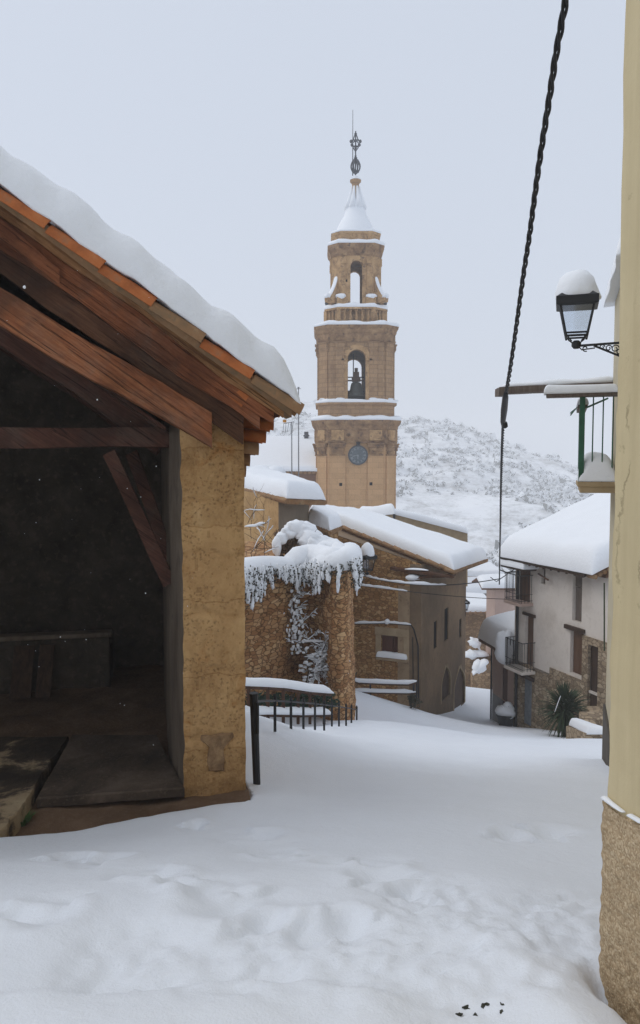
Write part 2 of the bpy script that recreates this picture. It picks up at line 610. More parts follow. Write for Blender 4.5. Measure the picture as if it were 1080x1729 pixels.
M['leaf'] = m_noise('spiky_leaf', [(.3, (.018, .03, .014)), (.7, (.055, .085, .038))], 5, .6, bump=.1)
M['twig'] = m_noise('bare_twig', [(.3, (.045, .03, .02)), (.7, (.12, .08, .05))], 8, .9, bump=.3)
M['dry_leaf'] = m_noise('dry_foliage', [(.3, (.07, .042, .025)), (.55, (.16, .1, .06)), (.75, (.26, .17, .1))], 7, .9, bump=.2)
M['ivy'] = m_noise('dark_ivy', [(.3, (.022, .026, .018)), (.7, (.07, .065, .045))], 9, .7, bump=.2)
M['bronze'] = m_flat('bell_bronze', (.05, .055, .05), .5, .5)
M['earth'] = m_noise('bare_earth', [(.3, (.085, .05, .03)), (.55, (.14, .085, .05)), (.75, (.19, .125, .08))], 2.2, .95, bump=.6, bscale=18, speck=(.25, .18, .12), sscale=30, samt=.3)

M['slit_shade'] = m_flat('slit_shade_black', (.012, .012, .012), .9, 0, .1)  # matte black fill so the slit openings read as shaded

M['tower_dark'] = m_noise('weathered_shaded_stone', [(.32, (.14, .075, .038)), (.5, (.29, .17, .085)), (.68, (.44, .28, .145))], 1.5, bump=.8, bscale=6, speck=(.085, .046, .028), sscale=2.4, samt=.9, dist=.1)  # weather stains, plus darkening that stands in for cornice shading
# ------------------------------------------------------------------ camera, sky, sun
cam = bpy.data.cameras.new('camera')
cam.sensor_fit = 'HORIZONTAL'
cam.sensor_width = 36
cam.lens = 36 * F / 1080
cam.clip_start = .05
cam.clip_end = 5000
co_ = bpy.data.objects.new('camera', cam)
COL.objects.link(co_)
co_.location = (0, 0, EYE)
co_.rotation_euler = (R(90) - PITCH, 0, 0)
sc.camera = co_

SUN_EL, SUN_AZ = R(48), R(285)      # behind cloud over the left-hand roofs
w = bpy.data.worlds.new('World')
sc.world = w
w.use_nodes = True
wt = w.node_tree
bg = wt.nodes['Background']
sky = wt.nodes.new('ShaderNodeTexSky')
sky.sky_type = 'NISHITA'
sky.sun_disc = False
sky.sun_elevation = SUN_EL
sky.sun_rotation = SUN_AZ
sky.air_density = 1.0
sky.dust_density = 4.0
sky.ozone_density = 1.0
mx = wt.nodes.new('ShaderNodeMix')
mx.data_type = 'RGBA'
mx.inputs[0].default_value = .9           # closed cloud cover over the blue
mx.inputs[7].default_value = (6.6, 7.22, 8.32, 1)
wt.links.new(sky.outputs[0], mx.inputs[6])
wt.links.new(mx.outputs[2], bg.inputs['Color'])
bg.inputs['Strength'].default_value = .1

sl = bpy.data.lights.new('sun', 'SUN')
sl.energy = 1.0
sl.angle = R(55)
sl.color = (1, .96, .9)
so = bpy.data.objects.new('sun', sl)
COL.objects.link(so)
sd = Vector((math.sin(SUN_AZ) * math.cos(SUN_EL), math.cos(SUN_AZ) * math.cos(SUN_EL), math.sin(SUN_EL)))
so.rotation_euler = sd.to_track_quat('Z', 'Y').to_euler()
so.location = (0, -10, 30)

vs_ = sc.view_settings
sc.display_settings.display_device = 'sRGB'
vs_.view_transform = 'Standard'
vs_.look = 'None'
vs_.gamma = 1
vs_.exposure = 0.0
sc.cycles.use_denoising = True
sc.cycles.denoising_prefilter = 'NONE'
sc.cycles.use_adaptive_sampling = False
sc.cycles.max_bounces = 8
sc.cycles.diffuse_bounces = 5
sc.cycles.volume_bounces = 3
sc.cycles.transparent_max_bounces = 12


# ------------------------------------------------------------------ numpy noise
def _hash(ix, iy, seed):
    h = (ix.astype(np.int64) * 374761393 + iy.astype(np.int64) * 668265263 + seed * 1442695041) & 0x7fffffff
    h = ((h ^ (h >> 13)) * 1274126177) & 0x7fffffff
    h = h ^ (h >> 16)
    return (h & 0xffff) / 32767.5 - 1.0


def vnoise(x, y, seed=0):
    x0, y0 = np.floor(x), np.floor(y)
    fx, fy = x - x0, y - y0
    fx = fx * fx * fx * (fx * (fx * 6 - 15) + 10)
    fy = fy * fy * fy * (fy * (fy * 6 - 15) + 10)
    a, b = _hash(x0, y0, seed), _hash(x0 + 1, y0, seed)
    c, d = _hash(x0, y0 + 1, seed), _hash(x0 + 1, y0 + 1, seed)
    return (a * (1 - fx) + b * fx) * (1 - fy) + (c * (1 - fx) + d * fx) * fy


def fbm(x, y, seed=0, oct=4, gain=.5):
    s, a = 0, 1.0
    for i in range(oct):
        s = s + a * vnoise(x, y, seed + i * 13)
        x, y, a = x * 2.03 + 3.1, y * 2.03 - 1.7, a * gain
    return s


def sstep(a, b, x):
    t = np.clip((x - a) / (b - a), 0, 1)
    return t * t * (3 - 2 * t)


# ------------------------------------------------------------------ shed frame (needed by the ground)
SA = R(12)
SE1 = Vector((math.cos(SA), math.sin(SA), 0))
SE2 = Vector((-math.sin(SA), math.cos(SA), 0))
SB = Vector((P(415, 1330, 6.1).x, 6.1, 0))


def S(u, v, z):
    return SB + SE1 * u + SE2 * v + UP * z


FLOOR = P(363, 1332, 6.05).z

# ------------------------------------------------------------------ ground height
ctrl = [(0, 0, .02), (-3, 0, .1), (1.2, 0, 0), (0, -4, .3), (-4, -4, .35), (3, -4, .3), (0, 2.2, .0), (-1.1, 2.4, -.02), (.9, 2.5, -.04),
        (0, 3.4, -.27), (-1.0, 3.8, -.42), (.9, 3.6, -.35), (-3.5, 2.5, .0), (-2.6, 4.6, -.74)]
for px, py, d in [(60, 1412, 5.2), (200, 1388, 5.5), (330, 1345, 5.95), (433, 1322, 6.6), (700, 1325, 6.8), (880, 1318, 7.2), (1020, 1288, 10), (464, 1230, 9.2),
                  (512, 1227, 11), (602, 1214, 15.6), (575, 1217, 16.3), (700, 1240, 14), (850, 1242, 17), (640, 1176, 24), (600, 1168, 25),
                  (712, 1206, 25), (786, 1188, 30.5), (810, 1164, 42), (830, 1216, 29.3), (872, 1228, 26.8), (900, 1231, 25.4), (960, 1239, 22.8),
                  (1010, 1250, 20), (430, 1236, 12.5), (480, 1230, 13), (540, 1228, 14.5), (430, 1226, 15.2), (500, 1222, 16.2), (780, 1218, 24), (640, 1222, 19), (950, 1262, 14), (800, 1262, 12), (660, 1268, 10)]:
    p = P(px, py, d)
    ctrl.append((p.x, p.y, p.z))
ctrl += [(-2, 9, FLOOR - .1), (-6, 6, FLOOR + .2), (-2.2, 12, -1.9), (-3.2, 16, -2.4), (-4, 22, -3.0), (-10, 26, -3), (-10, 14, -1.5), (4, 4, -.5), (6, 9, -2), (9, 16, -4),
         (14, 25, -7), (18, 34, -9), (0, 34, -7), (-6, 40, -7), (0, 62, -16), (22, 62, -17), (-30, 62, -11), (0, 96, -24), (55, 96, -27), (-55, 96, -20), (40, 30, -8), (-40, 30, -4), (40, 0, 0), (-40, 0, 1), (7, 48, -13)]
C_ = np.array(ctrl)
CC2 = 1.2 ** 2


def _phi(dx, dy):
    return np.sqrt(dx * dx + dy * dy + CC2)


_n = len(C_)
_A = np.zeros((_n + 3, _n + 3))
_A[:_n, :_n] = _phi(C_[:, None, 0] - C_[None, :, 0], C_[:, None, 1] - C_[None, :, 1]) - 0.02 * np.eye(_n)
_A[:_n, _n] = 1; _A[:_n, _n + 1] = C_[:, 0]; _A[:_n, _n + 2] = C_[:, 1]
_A[_n:, :_n] = _A[:_n, _n:].T
_w = np.linalg.solve(_A, np.concatenate([C_[:, 2], [0, 0, 0]]))


def base_h(X, Y):
    out = _w[_n] + _w[_n + 1] * X + _w[_n + 2] * Y
    for i in range(_n):
        out = out + _w[i] * _phi(X - C_[i, 0], Y - C_[i, 1])
    return out


def gz(x, y):
    return float(base_h(np.array([float(x)]), np.array([float(y)]))[0])


def on_ground(px, py):
    r = ray(px, py)
    lo, hi = .5, 60.0
    for _ in range(40):
        m = (lo + hi) / 2
        p = Vector((0, 0, EYE)) + r * (m / r.y)
        if p.z > gz(p.x, p.y):
            lo = m
        else:
            hi = m
    return Vector((0, 0, EYE)) + r * (lo / r.y)


def seg_dist(X, Y, pts):
    best = np.full(X.shape, 1e9)
    for a, b in zip(pts, pts[1:]):
        dx, dy = b[0] - a[0], b[1] - a[1]
        t = np.clip(((X - a[0]) * dx + (Y - a[1]) * dy) / (dx * dx + dy * dy + 1e-9), 0, 1)
        best = np.minimum(best, np.hypot(X - a[0] - t * dx, Y - a[1] - t * dy))
    return best


prints = [(118, 1448), (182, 1452), (262, 1478), (300, 1496), (345, 1506), (382, 1531), (452, 1556), (330, 1392), (432, 1404), (465, 1432), (520, 1436), (575, 1452),
          (640, 1482), (690, 1505), (20, 1545), (75, 1546), (640, 1455), (540, 1566), (590, 1560), (860, 1400), (930, 1395)]
prints = [on_ground(*q) for q in prints]
trod = [[on_ground(*q) for q in L] for L in ([(230, 1628), (400, 1626), (560, 1622), (700, 1590), (790, 1540)],
                                             [(700, 1590), (760, 1640), (880, 1650)], [(740, 1500), (800, 1560), (830, 1640)], [(800, 1540), (900, 1530), (1012, 1520)],
                                             [(840, 1580), (930, 1570), (1005, 1560)])]


lip_pts = [on_ground(*q) for q in [(0, 1683), (120, 1672), (220, 1665), (330, 1655), (500, 1660), (640, 1680)]]


def near_edge(X, Y):
    """distance in front of the shed's dirt floor line (positive: open snow)"""
    u = (X - SB.x) * SE1.x + (Y - SB.y) * SE1.y
    v = (X - SB.x) * SE2.x + (Y - SB.y) * SE2.y
    line = np.interp(u, [-4.5, -2.1, -1.3, -.75, -.3, -.02, .0], [-.62, -.54, -.46, -.32, -.14, -.05, .0])
    line = line + .035 * fbm(u * 3, v * 0 + 2, 5, 3)
    inside = (u < .04)
    return np.where(inside, line - v, np.maximum(u - .04 + .25, line - v)), u, v


def snow_h(X, Y):
    z = base_h(X, Y)
    near = sstep(40, 8, Y)
    z = z + .04 * fbm(X * .55, Y * .42, 1, 3) * sstep(60, 3, Y) + .010 * fbm(X * 1.6, Y * 1.2, 2, 3) * near
    z = z + .006 * np.sin((Y * .9 + X * .35) * 3.0 + 2 * fbm(X * .4, Y * .3, 9, 2)) * near
    z = z + .15 * fbm(X * .25, Y * .25, 4, 3) * sstep(16, 40, Y) * sstep(4, 18, np.abs(X - 4))
    for i, p in enumerate(prints):
        d = np.hypot((X - p.x) * (1 + .25 * math.sin(i * 2.1)), (Y - p.y) * .8)
        r = .075 + .02 * math.sin(i * 1.7)
        z = z - .05 * np.exp(-(d / r) ** 2) + .016 * np.exp(-((d - r * 1.9) / (r * .6)) ** 2) * np.sign(np.sin(i + np.arctan2(Y - p.y, X - p.x)) + .4)
    m = np.zeros(X.shape)
    for L in trod:
        d = seg_dist(X, Y, L) + .10 * fbm(X * 3, Y * 3, 17, 2)
        m = np.maximum(m, sstep(.36, .08, d))
    lum = fbm(X * 6.5, Y * 6.5, 21, 4, .62)
    lum2 = np.abs(fbm(X * 9, Y * 9, 31, 3, .55))
    z = z - m * (.034 + .013 * lum - .012 * lum2 + .010 * fbm(X * 19, Y * 19, 51, 3, .6))
    # crusted lip where the walked strip begins
    lx = np.array([p.x for p in lip_pts]); ly = np.array([p.y for p in lip_pts])
    yl = np.interp(X, lx, ly) + .03 * fbm(X * 4, X * 0 + 3, 61, 3)
    z = z + .035 * (1 - sstep(-.03, .05, Y - yl)) * sstep(1.2, 1.9, Y) * sstep(.45, .1, X)
    # ridge along the wall of the near house and the gap beside it
    wx = .93 + .18 * (2.5 - Y)
    z = z + .05 * np.exp(-((X - wx + .30) / .13) ** 2) * sstep(3.0, 2.4, Y) - .22 * np.exp(-((X - wx) / .07) ** 2) * sstep(2.55, 2.35, Y)
    e, u, v = near_edge(X, Y)
    deep = np.clip(e / .22, 0, 1)
    lip = .085 * np.sqrt(np.clip(1 - (1 - deep) ** 2, 0, 1))
    z = np.where(e < 0, np.minimum(z, FLOOR) - .35, np.where(e < .22, np.minimum(z, FLOOR + .02 + .5 * e) * (1 - deep) + z * deep - .085 + lip, z))
    return z


xs = np.concatenate([np.linspace(-130, -14, 24, endpoint=False), np.linspace(-14, -3.4, 34, endpoint=False), np.arange(-3.4, 1.5, .024), np.linspace(1.5, 6, 70, endpoint=False), np.linspace(6, 15, 40, endpoint=False), np.linspace(15, 130, 30)])
ys = np.concatenate([np.linspace(-60, -8, 6, endpoint=False), np.linspace(-8, 1.4, 24, endpoint=False), np.arange(1.4, 6.8, .024), np.arange(6.8, 14, .06), np.arange(14, 34, .2), np.linspace(34, 110, 40)])


def grid_mesh(name, X, Y, Z, mat_):
    ny, nx = X.shape
    me = bpy.data.meshes.new(name)
    v = np.stack([X.ravel(), Y.ravel(), Z.ravel()], 1)
    idx = np.arange(nx * ny).reshape(ny, nx)
    q = np.stack([idx[:-1, :-1], idx[:-1, 1:], idx[1:, 1:], idx[1:, :-1]], -1).reshape(-1, 4)
    me.vertices.add(len(v)); me.vertices.foreach_set('co', v.ravel().astype(np.float32))
    me.loops.add(q.size); me.loops.foreach_set('vertex_index', q.ravel().astype(np.int32))
    me.polygons.add(len(q)); me.polygons.foreach_set('loop_start', (np.arange(len(q)) * 4).astype(np.int32))
    me.polygons.foreach_set('use_smooth', np.ones(len(q), dtype=bool))
    me.update(calc_edges=True)
    me.validate()
    me.materials.append(mat_)
    o = bpy.data.objects.new(name, me)
    COL.objects.link(o)
    return o


X_, Y_ = np.meshgrid(xs, ys)
g = grid_mesh('ground', X_, Y_, snow_h(X_, Y_), M['snow_ground'])
g['kind'] = 'structure'

# bare earth inside and before the shed
us_ = np.linspace(-4.6, .02, 60); vs__ = np.linspace(-.85, 4.2, 70)
U_, V_ = np.meshgrid(us_, vs__)
DX = SB.x + SE1.x * U_ + SE2.x * V_
DY = SB.y + SE1.y * U_ + SE2.y * V_
DZ = FLOOR - .045 + .02 * fbm(U_ * 2, V_ * 2, 41, 4) - .10 * sstep(-.25, -.8, V_) + .012 * fbm(U_ * 9, V_ * 9, 43, 3)
DZ = np.where(U_ > -.6, DZ - .0, DZ)
g = grid_mesh('dirt_floor', DX, DY, DZ, M['earth'])
g['kind'] = 'structure'

# ------------------------------------------------------------------ the hill across the valley
RY = 560.0
rt = np.array([(-2500, 760), (-900, 735), (-300, 712), (200, 690), (412, 684), (500, 679), (560, 684), (620, 697), (668, 706), (700, 703), (740, 709), (800, 727), (850, 745), (900, 764), (985, 786), (1060, 796), (1300, 806), (1800, 790), (3000, 770)], float)


def hill_h(X, Y):
    px = 540 + F * X / RY
    zr = EYE + RY * (785 - np.interp(px, rt[:, 0], rt[:, 1])) / F
    t = np.clip((Y - 250) / (RY - 250), 0, 1)
    back = np.clip((Y - RY) / 500, 0, 1)
    lo = -44.0
    prof = t ** 1.15
    z = lo + (zr - lo) * prof - 35 * back ** 1.5
    z = z + (lo + 22) * 0
    near_ = np.clip((250 - Y) / 160, 0, 1)
    z = z + 17 * near_
    amp = sstep(150, 320, Y) * (1 - .85 * np.exp(-((Y - RY) / 40) ** 2))
    z = z + amp * (4.0 * fbm(X / 70, Y / 50, 3, 4) + 1.2 * np.abs(fbm(X / 18, Y / 9, 6, 3)))
    z = z + amp * 1.6 * np.sin(z / 3.2 + 1.5 * fbm(X / 90, Y / 90, 8, 2))
    return z


hx = np.concatenate([np.linspace(-1300, -300, 40, endpoint=False), np.linspace(-300, 420, 240, endpoint=False), np.linspace(420, 1300, 36)])
hy = np.concatenate([np.linspace(88, 250, 22, endpoint=False), np.linspace(250, 640, 170, endpoint=False), np.linspace(640, 1100, 12)])
HX, HY = np.meshgrid(hx, hy)
t = NT('hillside_snow')
v = t.coord((1, 1, 1))
vst = t.coord((.5, .5, 3.0))
n1 = t.noise(v, .035, 8, .7, .6).outputs[0]
n2 = t.noise(vst, .11, 8, .72, .4).outputs[0]
n3 = t.noise(v, .5, 6, .7).outputs[0]
f = t.math('ADD', t.math('MULTIPLY', n1, .42), t.math('ADD', t.math('MULTIPLY', n2, .38), t.math('MULTIPLY', n3, .22)))
col = t.ramp(f, [(.47, (.9, .915, .935)), (.54, (.66, .67, .68)), (.6, (.4, .39, .37)), (.7, (.28, .27, .25))])
M['hill'] = t.done(col, .9, n3, .4, .5)
g = grid_mesh('hill', HX, HY, hill_h(HX, HY), M['hill'])
g['kind'] = 'structure'

# scrub that nobody could count on that hill
rng = np.random.default_rng(5)
mb_v, mb_f, mats = [], [], []
cnt = 0
dens = lambda x, y: fbm(np.array([x / 60]), np.array([y / 40]), 77, 3)[0]
while cnt < 2100:
    y = 225 + 335 * rng.random()
    px = (640 + 400 * rng.random()) if rng.random() < .8 else 400 + 240 * rng.random()
    x = (px - 540) / F * y
    if dens(x, y) < (.02 if y > 440 else -.3) + .3 * (rng.random() - .5):
        continue
    z = float(hill_h(np.array([x]), np.array([y]))[0])
    s = (.8 + 3.0 * rng.random() ** 2.6) * .85 * (1.3 if rng.random() < .1 else 1)
    cnt += 1
    for k in range(34):
        a = rng.normal(size=3); a /= np.linalg.norm(a)
        rr = s * (.55 + .5 * rng.random())
        c = np.array([x, y, z + s * .35]) + a * np.array([rr, rr, rr * .75])
        e1 = rng.normal(size=3) * s * .34; e2 = rng.normal(size=3) * s * .34
        b = len(mb_v)
        mb_v += [tuple(c - e1), tuple(c + e1), tuple(c + e2)]
        mb_f.append((b, b + 1, b + 2))
        mats.append(1 if (a[2] > .35 and rng.random() < .8) or rng.random() < .42 else 0)
me = bpy.data.meshes.new('hill_scrub')
me.from_pydata(mb_v, [], mb_f)
me.materials.append(m_noise('scrub', [(.3, (.05, .052, .045)), (.7, (.12, .115, .095))], .4))
me.materials.append(M['snow'])
me.polygons.foreach_set('material_index', mats)
o = bpy.data.objects.new('hill_scrub', me)
COL.objects.link(o)
tag(o, 'dark scrub dotted over the snowy hillside behind the tower', 'shrubs', kind='stuff')

# ------------------------------------------------------------------ the grey winter air
HZ = MB()
HZ.box((0, 524, -14), (2640, 1178, 150))
t = NT('haze')
for l in list(t.t.links):
    t.t.links.remove(l)
out = t.t.nodes['Material Output']
t.t.nodes.remove(t.b)
pv = t.t.nodes.new('ShaderNodeVolumePrincipled')
pv.inputs['Color'].default_value = (.995, .997, 1, 1)
pv.inputs['Density'].default_value = .0016
t.t.links.new(pv.outputs[0], out.inputs['Volume'])
hz = HZ.build('haze', t.m)
tag(hz, 'pale winter haze filling the valley', 'haze', kind='stuff')
# ------------------------------------------------------------------ open shed on the left
ROOF_S = .70
U_TIP = .36
ZT = P(503, 680, S(U_TIP, -.35, 0).y).z


def zroof(u):
    return ZT + ROOF_S * (U_TIP - u)


SLV = (SE1 - UP * ROOF_S).normalized()          # down the roof
SLN = (UP + SE1 * ROOF_S).normalized()
SLA = math.atan(ROOF_S)
M['beam_red'] = m_wood('weathered_red_beam', [(.32, (.07, .025, .012)), (.47, (.3, .105, .044)), (.6, (.42, .17, .072)), (.72, (.52, .27, .135))], SLA, SA)
M['board_red'] = m_wood('red_board', [(.32, (.06, .022, .012)), (.48, (.25, .085, .036)), (.62, (.38, .145, .064)), (.76, (.5, .27, .13))], SLA, SA)
M['board_pale'] = m_wood('pale_bark_board', [(.3, (.13, .055, .024)), (.5, (.36, .18, .075)), (.68, (.52, .32, .15))], SLA, SA)
M['board_brown'] = m_wood('brown_board', [(.3, (.028, .013, .008)), (.5, (.11, .05, .027)), (.7, (.2, .1, .055))], SLA, SA)
M['shade_wood'] = m_wood('shade_dark_wood', [(.3, (.04, .018, .012)), (.52, (.11, .048, .032)), (.72, (.2, .095, .06))], SLA, SA)  # base colour kept dark to deepen shade under the shed roof
M['shade_wall'] = m_noise('shade_dark_plaster', [(.32, (.04, .03, .021)), (.55, (.07, .054, .039)), (.75, (.11, .086, .063))], 2.6, bump=.9, bscale=7, speck=(.13, .1, .075), sscale=14, samt=.5, dist=.05)  # darkened colour stands in for the shed's interior shade
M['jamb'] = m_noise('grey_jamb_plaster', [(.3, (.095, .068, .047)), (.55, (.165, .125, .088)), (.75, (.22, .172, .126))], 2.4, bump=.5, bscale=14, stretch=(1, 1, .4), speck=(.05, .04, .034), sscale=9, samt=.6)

# pillar sandstone: coursed, pitted in patches
t = NT('pillar_sandstone')
v = t.coord()
bz = t.noise(t.coord((1, 1, .8)), 2.0, 6, .65, .3).outputs[0]
col = t.ramp(bz, [(.28, (.26, .14, .054)), (.45, (.43, .25, .105)), (.6, (.54, .335, .15)), (.75, (.66, .47, .25))])
orange = t.ramp(t.noise(v, 3.2, 5, .65, .5).outputs[0], [(.56, (0, 0, 0)), (.68, (.65,) * 3)])
col = t.mix(orange, col, (.38, .155, .035))
pits = t.n('ShaderNodeTexVoronoi', {'Vector': t.n('ShaderNodeMix', {0: .06, 4: v, 5: t.noise(v, 20, 4).outputs['Color']}, data_type='VECTOR').outputs[1], 'Scale': 36.0}).outputs['Distance']
patch = t.ramp(t.noise(t.coord((1, 1, 1.4)), 2.6, 4, .55).outputs[0], [(.42, (.08,) * 3), (.56, (1, 1, 1))])
pitf = t.mix(patch, (0, 0, 0), t.ramp(pits, [(.12, (1, 1, 1)), (.42, (0, 0, 0))]))
col = t.mix(t.math('MULTIPLY', pitf, .5), col, (.1, .052, .018))
wv = t.n('ShaderNodeMix', {0: .13, 4: t.coord(kind='UV'), 5: t.noise(v, 3.5, 4).outputs['Color']}, data_type='VECTOR').outputs[1]
blk = t.n('ShaderNodeTexBrick', {'Vector': wv, 'Color1': (1, 1, 1, 1), 'Color2': (.7, .66, .6, 1), 'Mortar': (.66, .58, .49, 1), 'Scale': 1.0, 'Mortar Size': .008, 'Mortar Smooth': .9, 'Brick Width': .55, 'Row Height': .52}, offset=.42)
col = t.mix(.85, col, blk.outputs['Color'], 'MULTIPLY')
fine = t.noise(v, 55, 6, .7).outputs[0]
col = t.mix(t.ramp(fine, [(.45, (0, 0, 0)), (.75, (.4,) * 3)]), col, (.58, .38, .17))
hgt = t.math('ADD', t.math('MULTIPLY', pitf, -.8), t.math('ADD', t.math('MULTIPLY', fine, .35), t.math('MULTIPLY', bz, 1.4)))
M['pillar'] = t.done(col, .95, hgt, .55, .02)

shed = thing('open_shed', 'open-fronted stone shed with clay tiles and thick snow on its timber roof', 'shed', S(-.3, 0, FLOOR))
PT = P(363, 702, S(-.2, 0, 0).y).z
# pillar: the end of the right wall, built as displaced courses
mb = MB()
zs_ = np.linspace(FLOOR - .35, PT, 190)
# outline corners u, v: front left, front right, back right, splayed inner jamb
out_ = []
for k in range(21):
    out_.append((-.49 + .49 * k / 20, 0.0))
for k in range(1, 26):
    out_.append((0.0, 4.2 * k / 25))
for k in range(1, 6):
    out_.append((-.05 * k * 1.8, 4.2))
inner = [(-.62, 3.3), (-.60, 1.0), (-.57, .45), (-.53, .2), (-.505, .06)]
out_ += inner
rings = []
for z in zs_:
    ring = []
    for (u, vv) in out_:
        p = S(u, vv, z)
        a = .012 * nz(p, 7, 1) + .008 * nz(p, 19, 2) + .016 * nz((0, 0, z), 2.4, 4)
        edge = math.exp(-((u + .49) / .03) ** 2) if vv < .03 else 0
        if z < FLOOR + .42 and vv < .05:                       # eroded joint in the foot course
            m_ = math.exp(-((u + .235) / .075) ** 2) * min(1, max(0, (FLOOR + .42 - z) / .03)) * (1 if z > FLOOR + .12 else .25)
            a -= .026 * m_
        if abs(z - (FLOOR + .42)) < .03 and vv < .05:
            a -= .012
        for zc in (FLOOR + .98, FLOOR + 1.42, FLOOR + 1.9, FLOOR + 2.32):
            if vv < .05:
                a -= .016 * math.exp(-((z - zc - .02 * math.sin(u * 14)) / .014) ** 2)
        d = Vector((0, 0, 0))
        if vv < .05:
            d = -SE2 * a
            if u > -.03:
                d += SE1 * (.01 * nz(p, 5, 7))
            if edge:
                d += -SE1 * (.018 * nz(p, 6, 9)) * edge
        ring.append(p + d)
    rings.append(ring)
mb.loft(rings)
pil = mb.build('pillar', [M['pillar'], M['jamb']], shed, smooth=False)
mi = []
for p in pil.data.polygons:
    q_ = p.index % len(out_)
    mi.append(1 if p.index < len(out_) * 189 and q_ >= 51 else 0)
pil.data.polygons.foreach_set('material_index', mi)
pil.data.polygons.foreach_set('use_smooth', [True] * len(mi))
em = pil.modifiers.new('split', 'EDGE_SPLIT'); em.split_angle = R(50)
# eroded foot: old mortar patch between the two bottom blocks
mb = MB()
NU, NV = 16, 26
top, fs = [], []
for j in range(NV + 1):
    z = FLOOR + .13 + .33 * j / NV
    wdt = .07 + .035 * nz((0, 1, z), 9, 6) + .075 * min(1, max(0, (j - 17) / 5))
    for i in range(NU + 1):
        q = i / NU * 2 - 1
        pp = S(-.235 + q * wdt + .02 * nz((0, 0, z), 6, 3) + .012 * nz((q * 3, 0, z), 14, 2), 0, z)
        edge_ = min(1, 5 * (1 - abs(q)), j / 2, (NV - j) / 2)
        top.append(pp - SE2 * (-.03 + .034 * edge_ + .014 * nz(pp, 16, 4)))
for j in range(NV):
    for i in range(NU):
        a = j * (NU + 1) + i
        fs.append((a, a + 1, a + NU + 2, a + NU + 1))
mb.add(top, fs)
mb.build('mortar_patch', m_noise('old_mortar', [(.35, (.15, .085, .04)), (.5, (.27, .165, .085)), (.68, (.4, .26, .135))], 9, bump=.6, bscale=30), shed)
# iron ring on the jamb
mb = MB()
c = P(288, 1043, S(-.55, .35, 0).y)
c = S(-.535, .42, c.z)
pts = [c - SE1 * .02 + (SE2 * math.cos(a) + UP * math.sin(a)) * .035 for a in np.linspace(0, 2 * math.pi, 17)]
mb.tube(pts, .007, 6, False)
mb.build('iron_ring', M['iron'], shed)
# other walls
mb = MB()
def quadbox(mb, u0, u1, v0, v1, z0, z1):
    q = [S(u0, v0, 0), S(u1, v0, 0), S(u1, v1, 0), S(u0, v1, 0)]
    return mb.prism([(p.x, p.y) for p in q], z0, z1)
quadbox(mb, -4.6, .0, 4.21, 4.6, FLOOR - 1, zroof(-.0) - .2)
q = [S(-4.6, 4.21, 0), S(.0, 4.21, 0), S(.0, 4.6, 0), S(-4.6, 4.6, 0)]
zz = [zroof(-4.6) - .16, zroof(.0) - .16, zroof(.0) - .16, zroof(-4.6) - .16]
mb2 = MB(); mb2.prism([(p.x, p.y) for p in q], FLOOR - 1, zz)
mb2.build('back_wall', M['shade_wall'], shed)
mb = MB()
quadbox(mb, -4.95, -4.6, -.3, 4.6, FLOOR - 1, zroof(-4.6) - .16)
mb.build('side_wall', M['shade_wall'], shed)
# roof deck
mb = MB()
q = [S(-4.9, -.27, 0), S(.27, -.27, 0), S(.27, 4.75, 0), S(-4.9, 4.75, 0)]
mb.prism([(p.x, p.y) for p in q], [zroof(u) - .15 for u in (-4.9, .27, .27, -4.9)], [zroof(u) - .06 for u in (-4.9, .27, .27, -4.9)])
mb.build('roof_deck', M['shade_wood'], shed)
# rafters deeper in
mb = MB()
for k in range(12):                                             # boards laid across the rafters
    va, vb = .12 + .34 * k, .12 + .34 * k + .33
    q = [S(-4.6, va, 0), S(-.6, va, 0), S(-.6, vb, 0), S(-4.6, vb, 0)]
    d_ = .84 + .012 * (k % 3)
    mb.prism([(p.x, p.y) for p in q], [zroof(u) - d_ - .03 for u in (-4.6, -.6, -.6, -4.6)], [zroof(u) - d_ for u in (-4.6, -.6, -.6, -4.6)])
mb.build('ceiling_boards', M['shade_wood'], shed)
for k, v0 in enumerate((.62, 1.25, 1.9, 2.6, 3.4)):
    mb = MB()
    mb.plank(S(-4.6, v0, zroof(-4.6) - .97), S(-.62, v0, zroof(-.62) - .97), SE2, SLN, .15, .17, k, .035, 30)
    mb.build('rafter', M['shade_wood'], shed, smooth=False)
# main rake beam at the front
def bz(px, py, v):
    """shed u, z under a pixel in the plane v"""
    w_ = hit(px, py, SB + SE2 * v, SE2)
    return (w_ - SB).dot(SE1), w_.z
u1, z1 = bz(356, 726, -.1)
u0, z0 = bz(0, 518, -.1)
sl = (z0 - z1) / (u1 - u0)
mb = MB()
mb.plank(S(-4.6, -.1, z1 + sl * (u1 + 4.6)), S(u1, -.1, z1), SE2, UP, .22, .30, 3, .026, 60, .86)
mb.build('main_beam', M['beam_red'], shed)
# wall plate inside and its braces
mb = MB()
pa = P(296, 738, S(-.55, .55, 0).y); pb = P(-260, 752, S(-2.9, .55, 0).y)
mb.plank(S(-4.6, .55, pa.z - .05), S(-.52, .55, pa.z), SE2, UP, .16, .16, 8, .02, 20)
mb.build('tie_beam', M['shade_wood'], shed)
for k, (vv, x0, x1) in enumerate(((.5, 182, 288), (1.0, 222, 300))):
    a = P(x0, 752, S(-1.3, vv, 0).y); b = P(x1, 985 - 40 * k, S(-.6, vv, 0).y)
    ua = (a - SB).dot(SE1); ub = min((b - SB).dot(SE1), -.58)
    mb = MB()
    mb.plank(S(ua, vv, a.z - .06), S(ub, vv, b.z), SE2, (SE1 + UP * .5).normalized(), .09, .11, 20 + k, .012, 10)
    mb.build('brace', M['shade_wood'], shed)


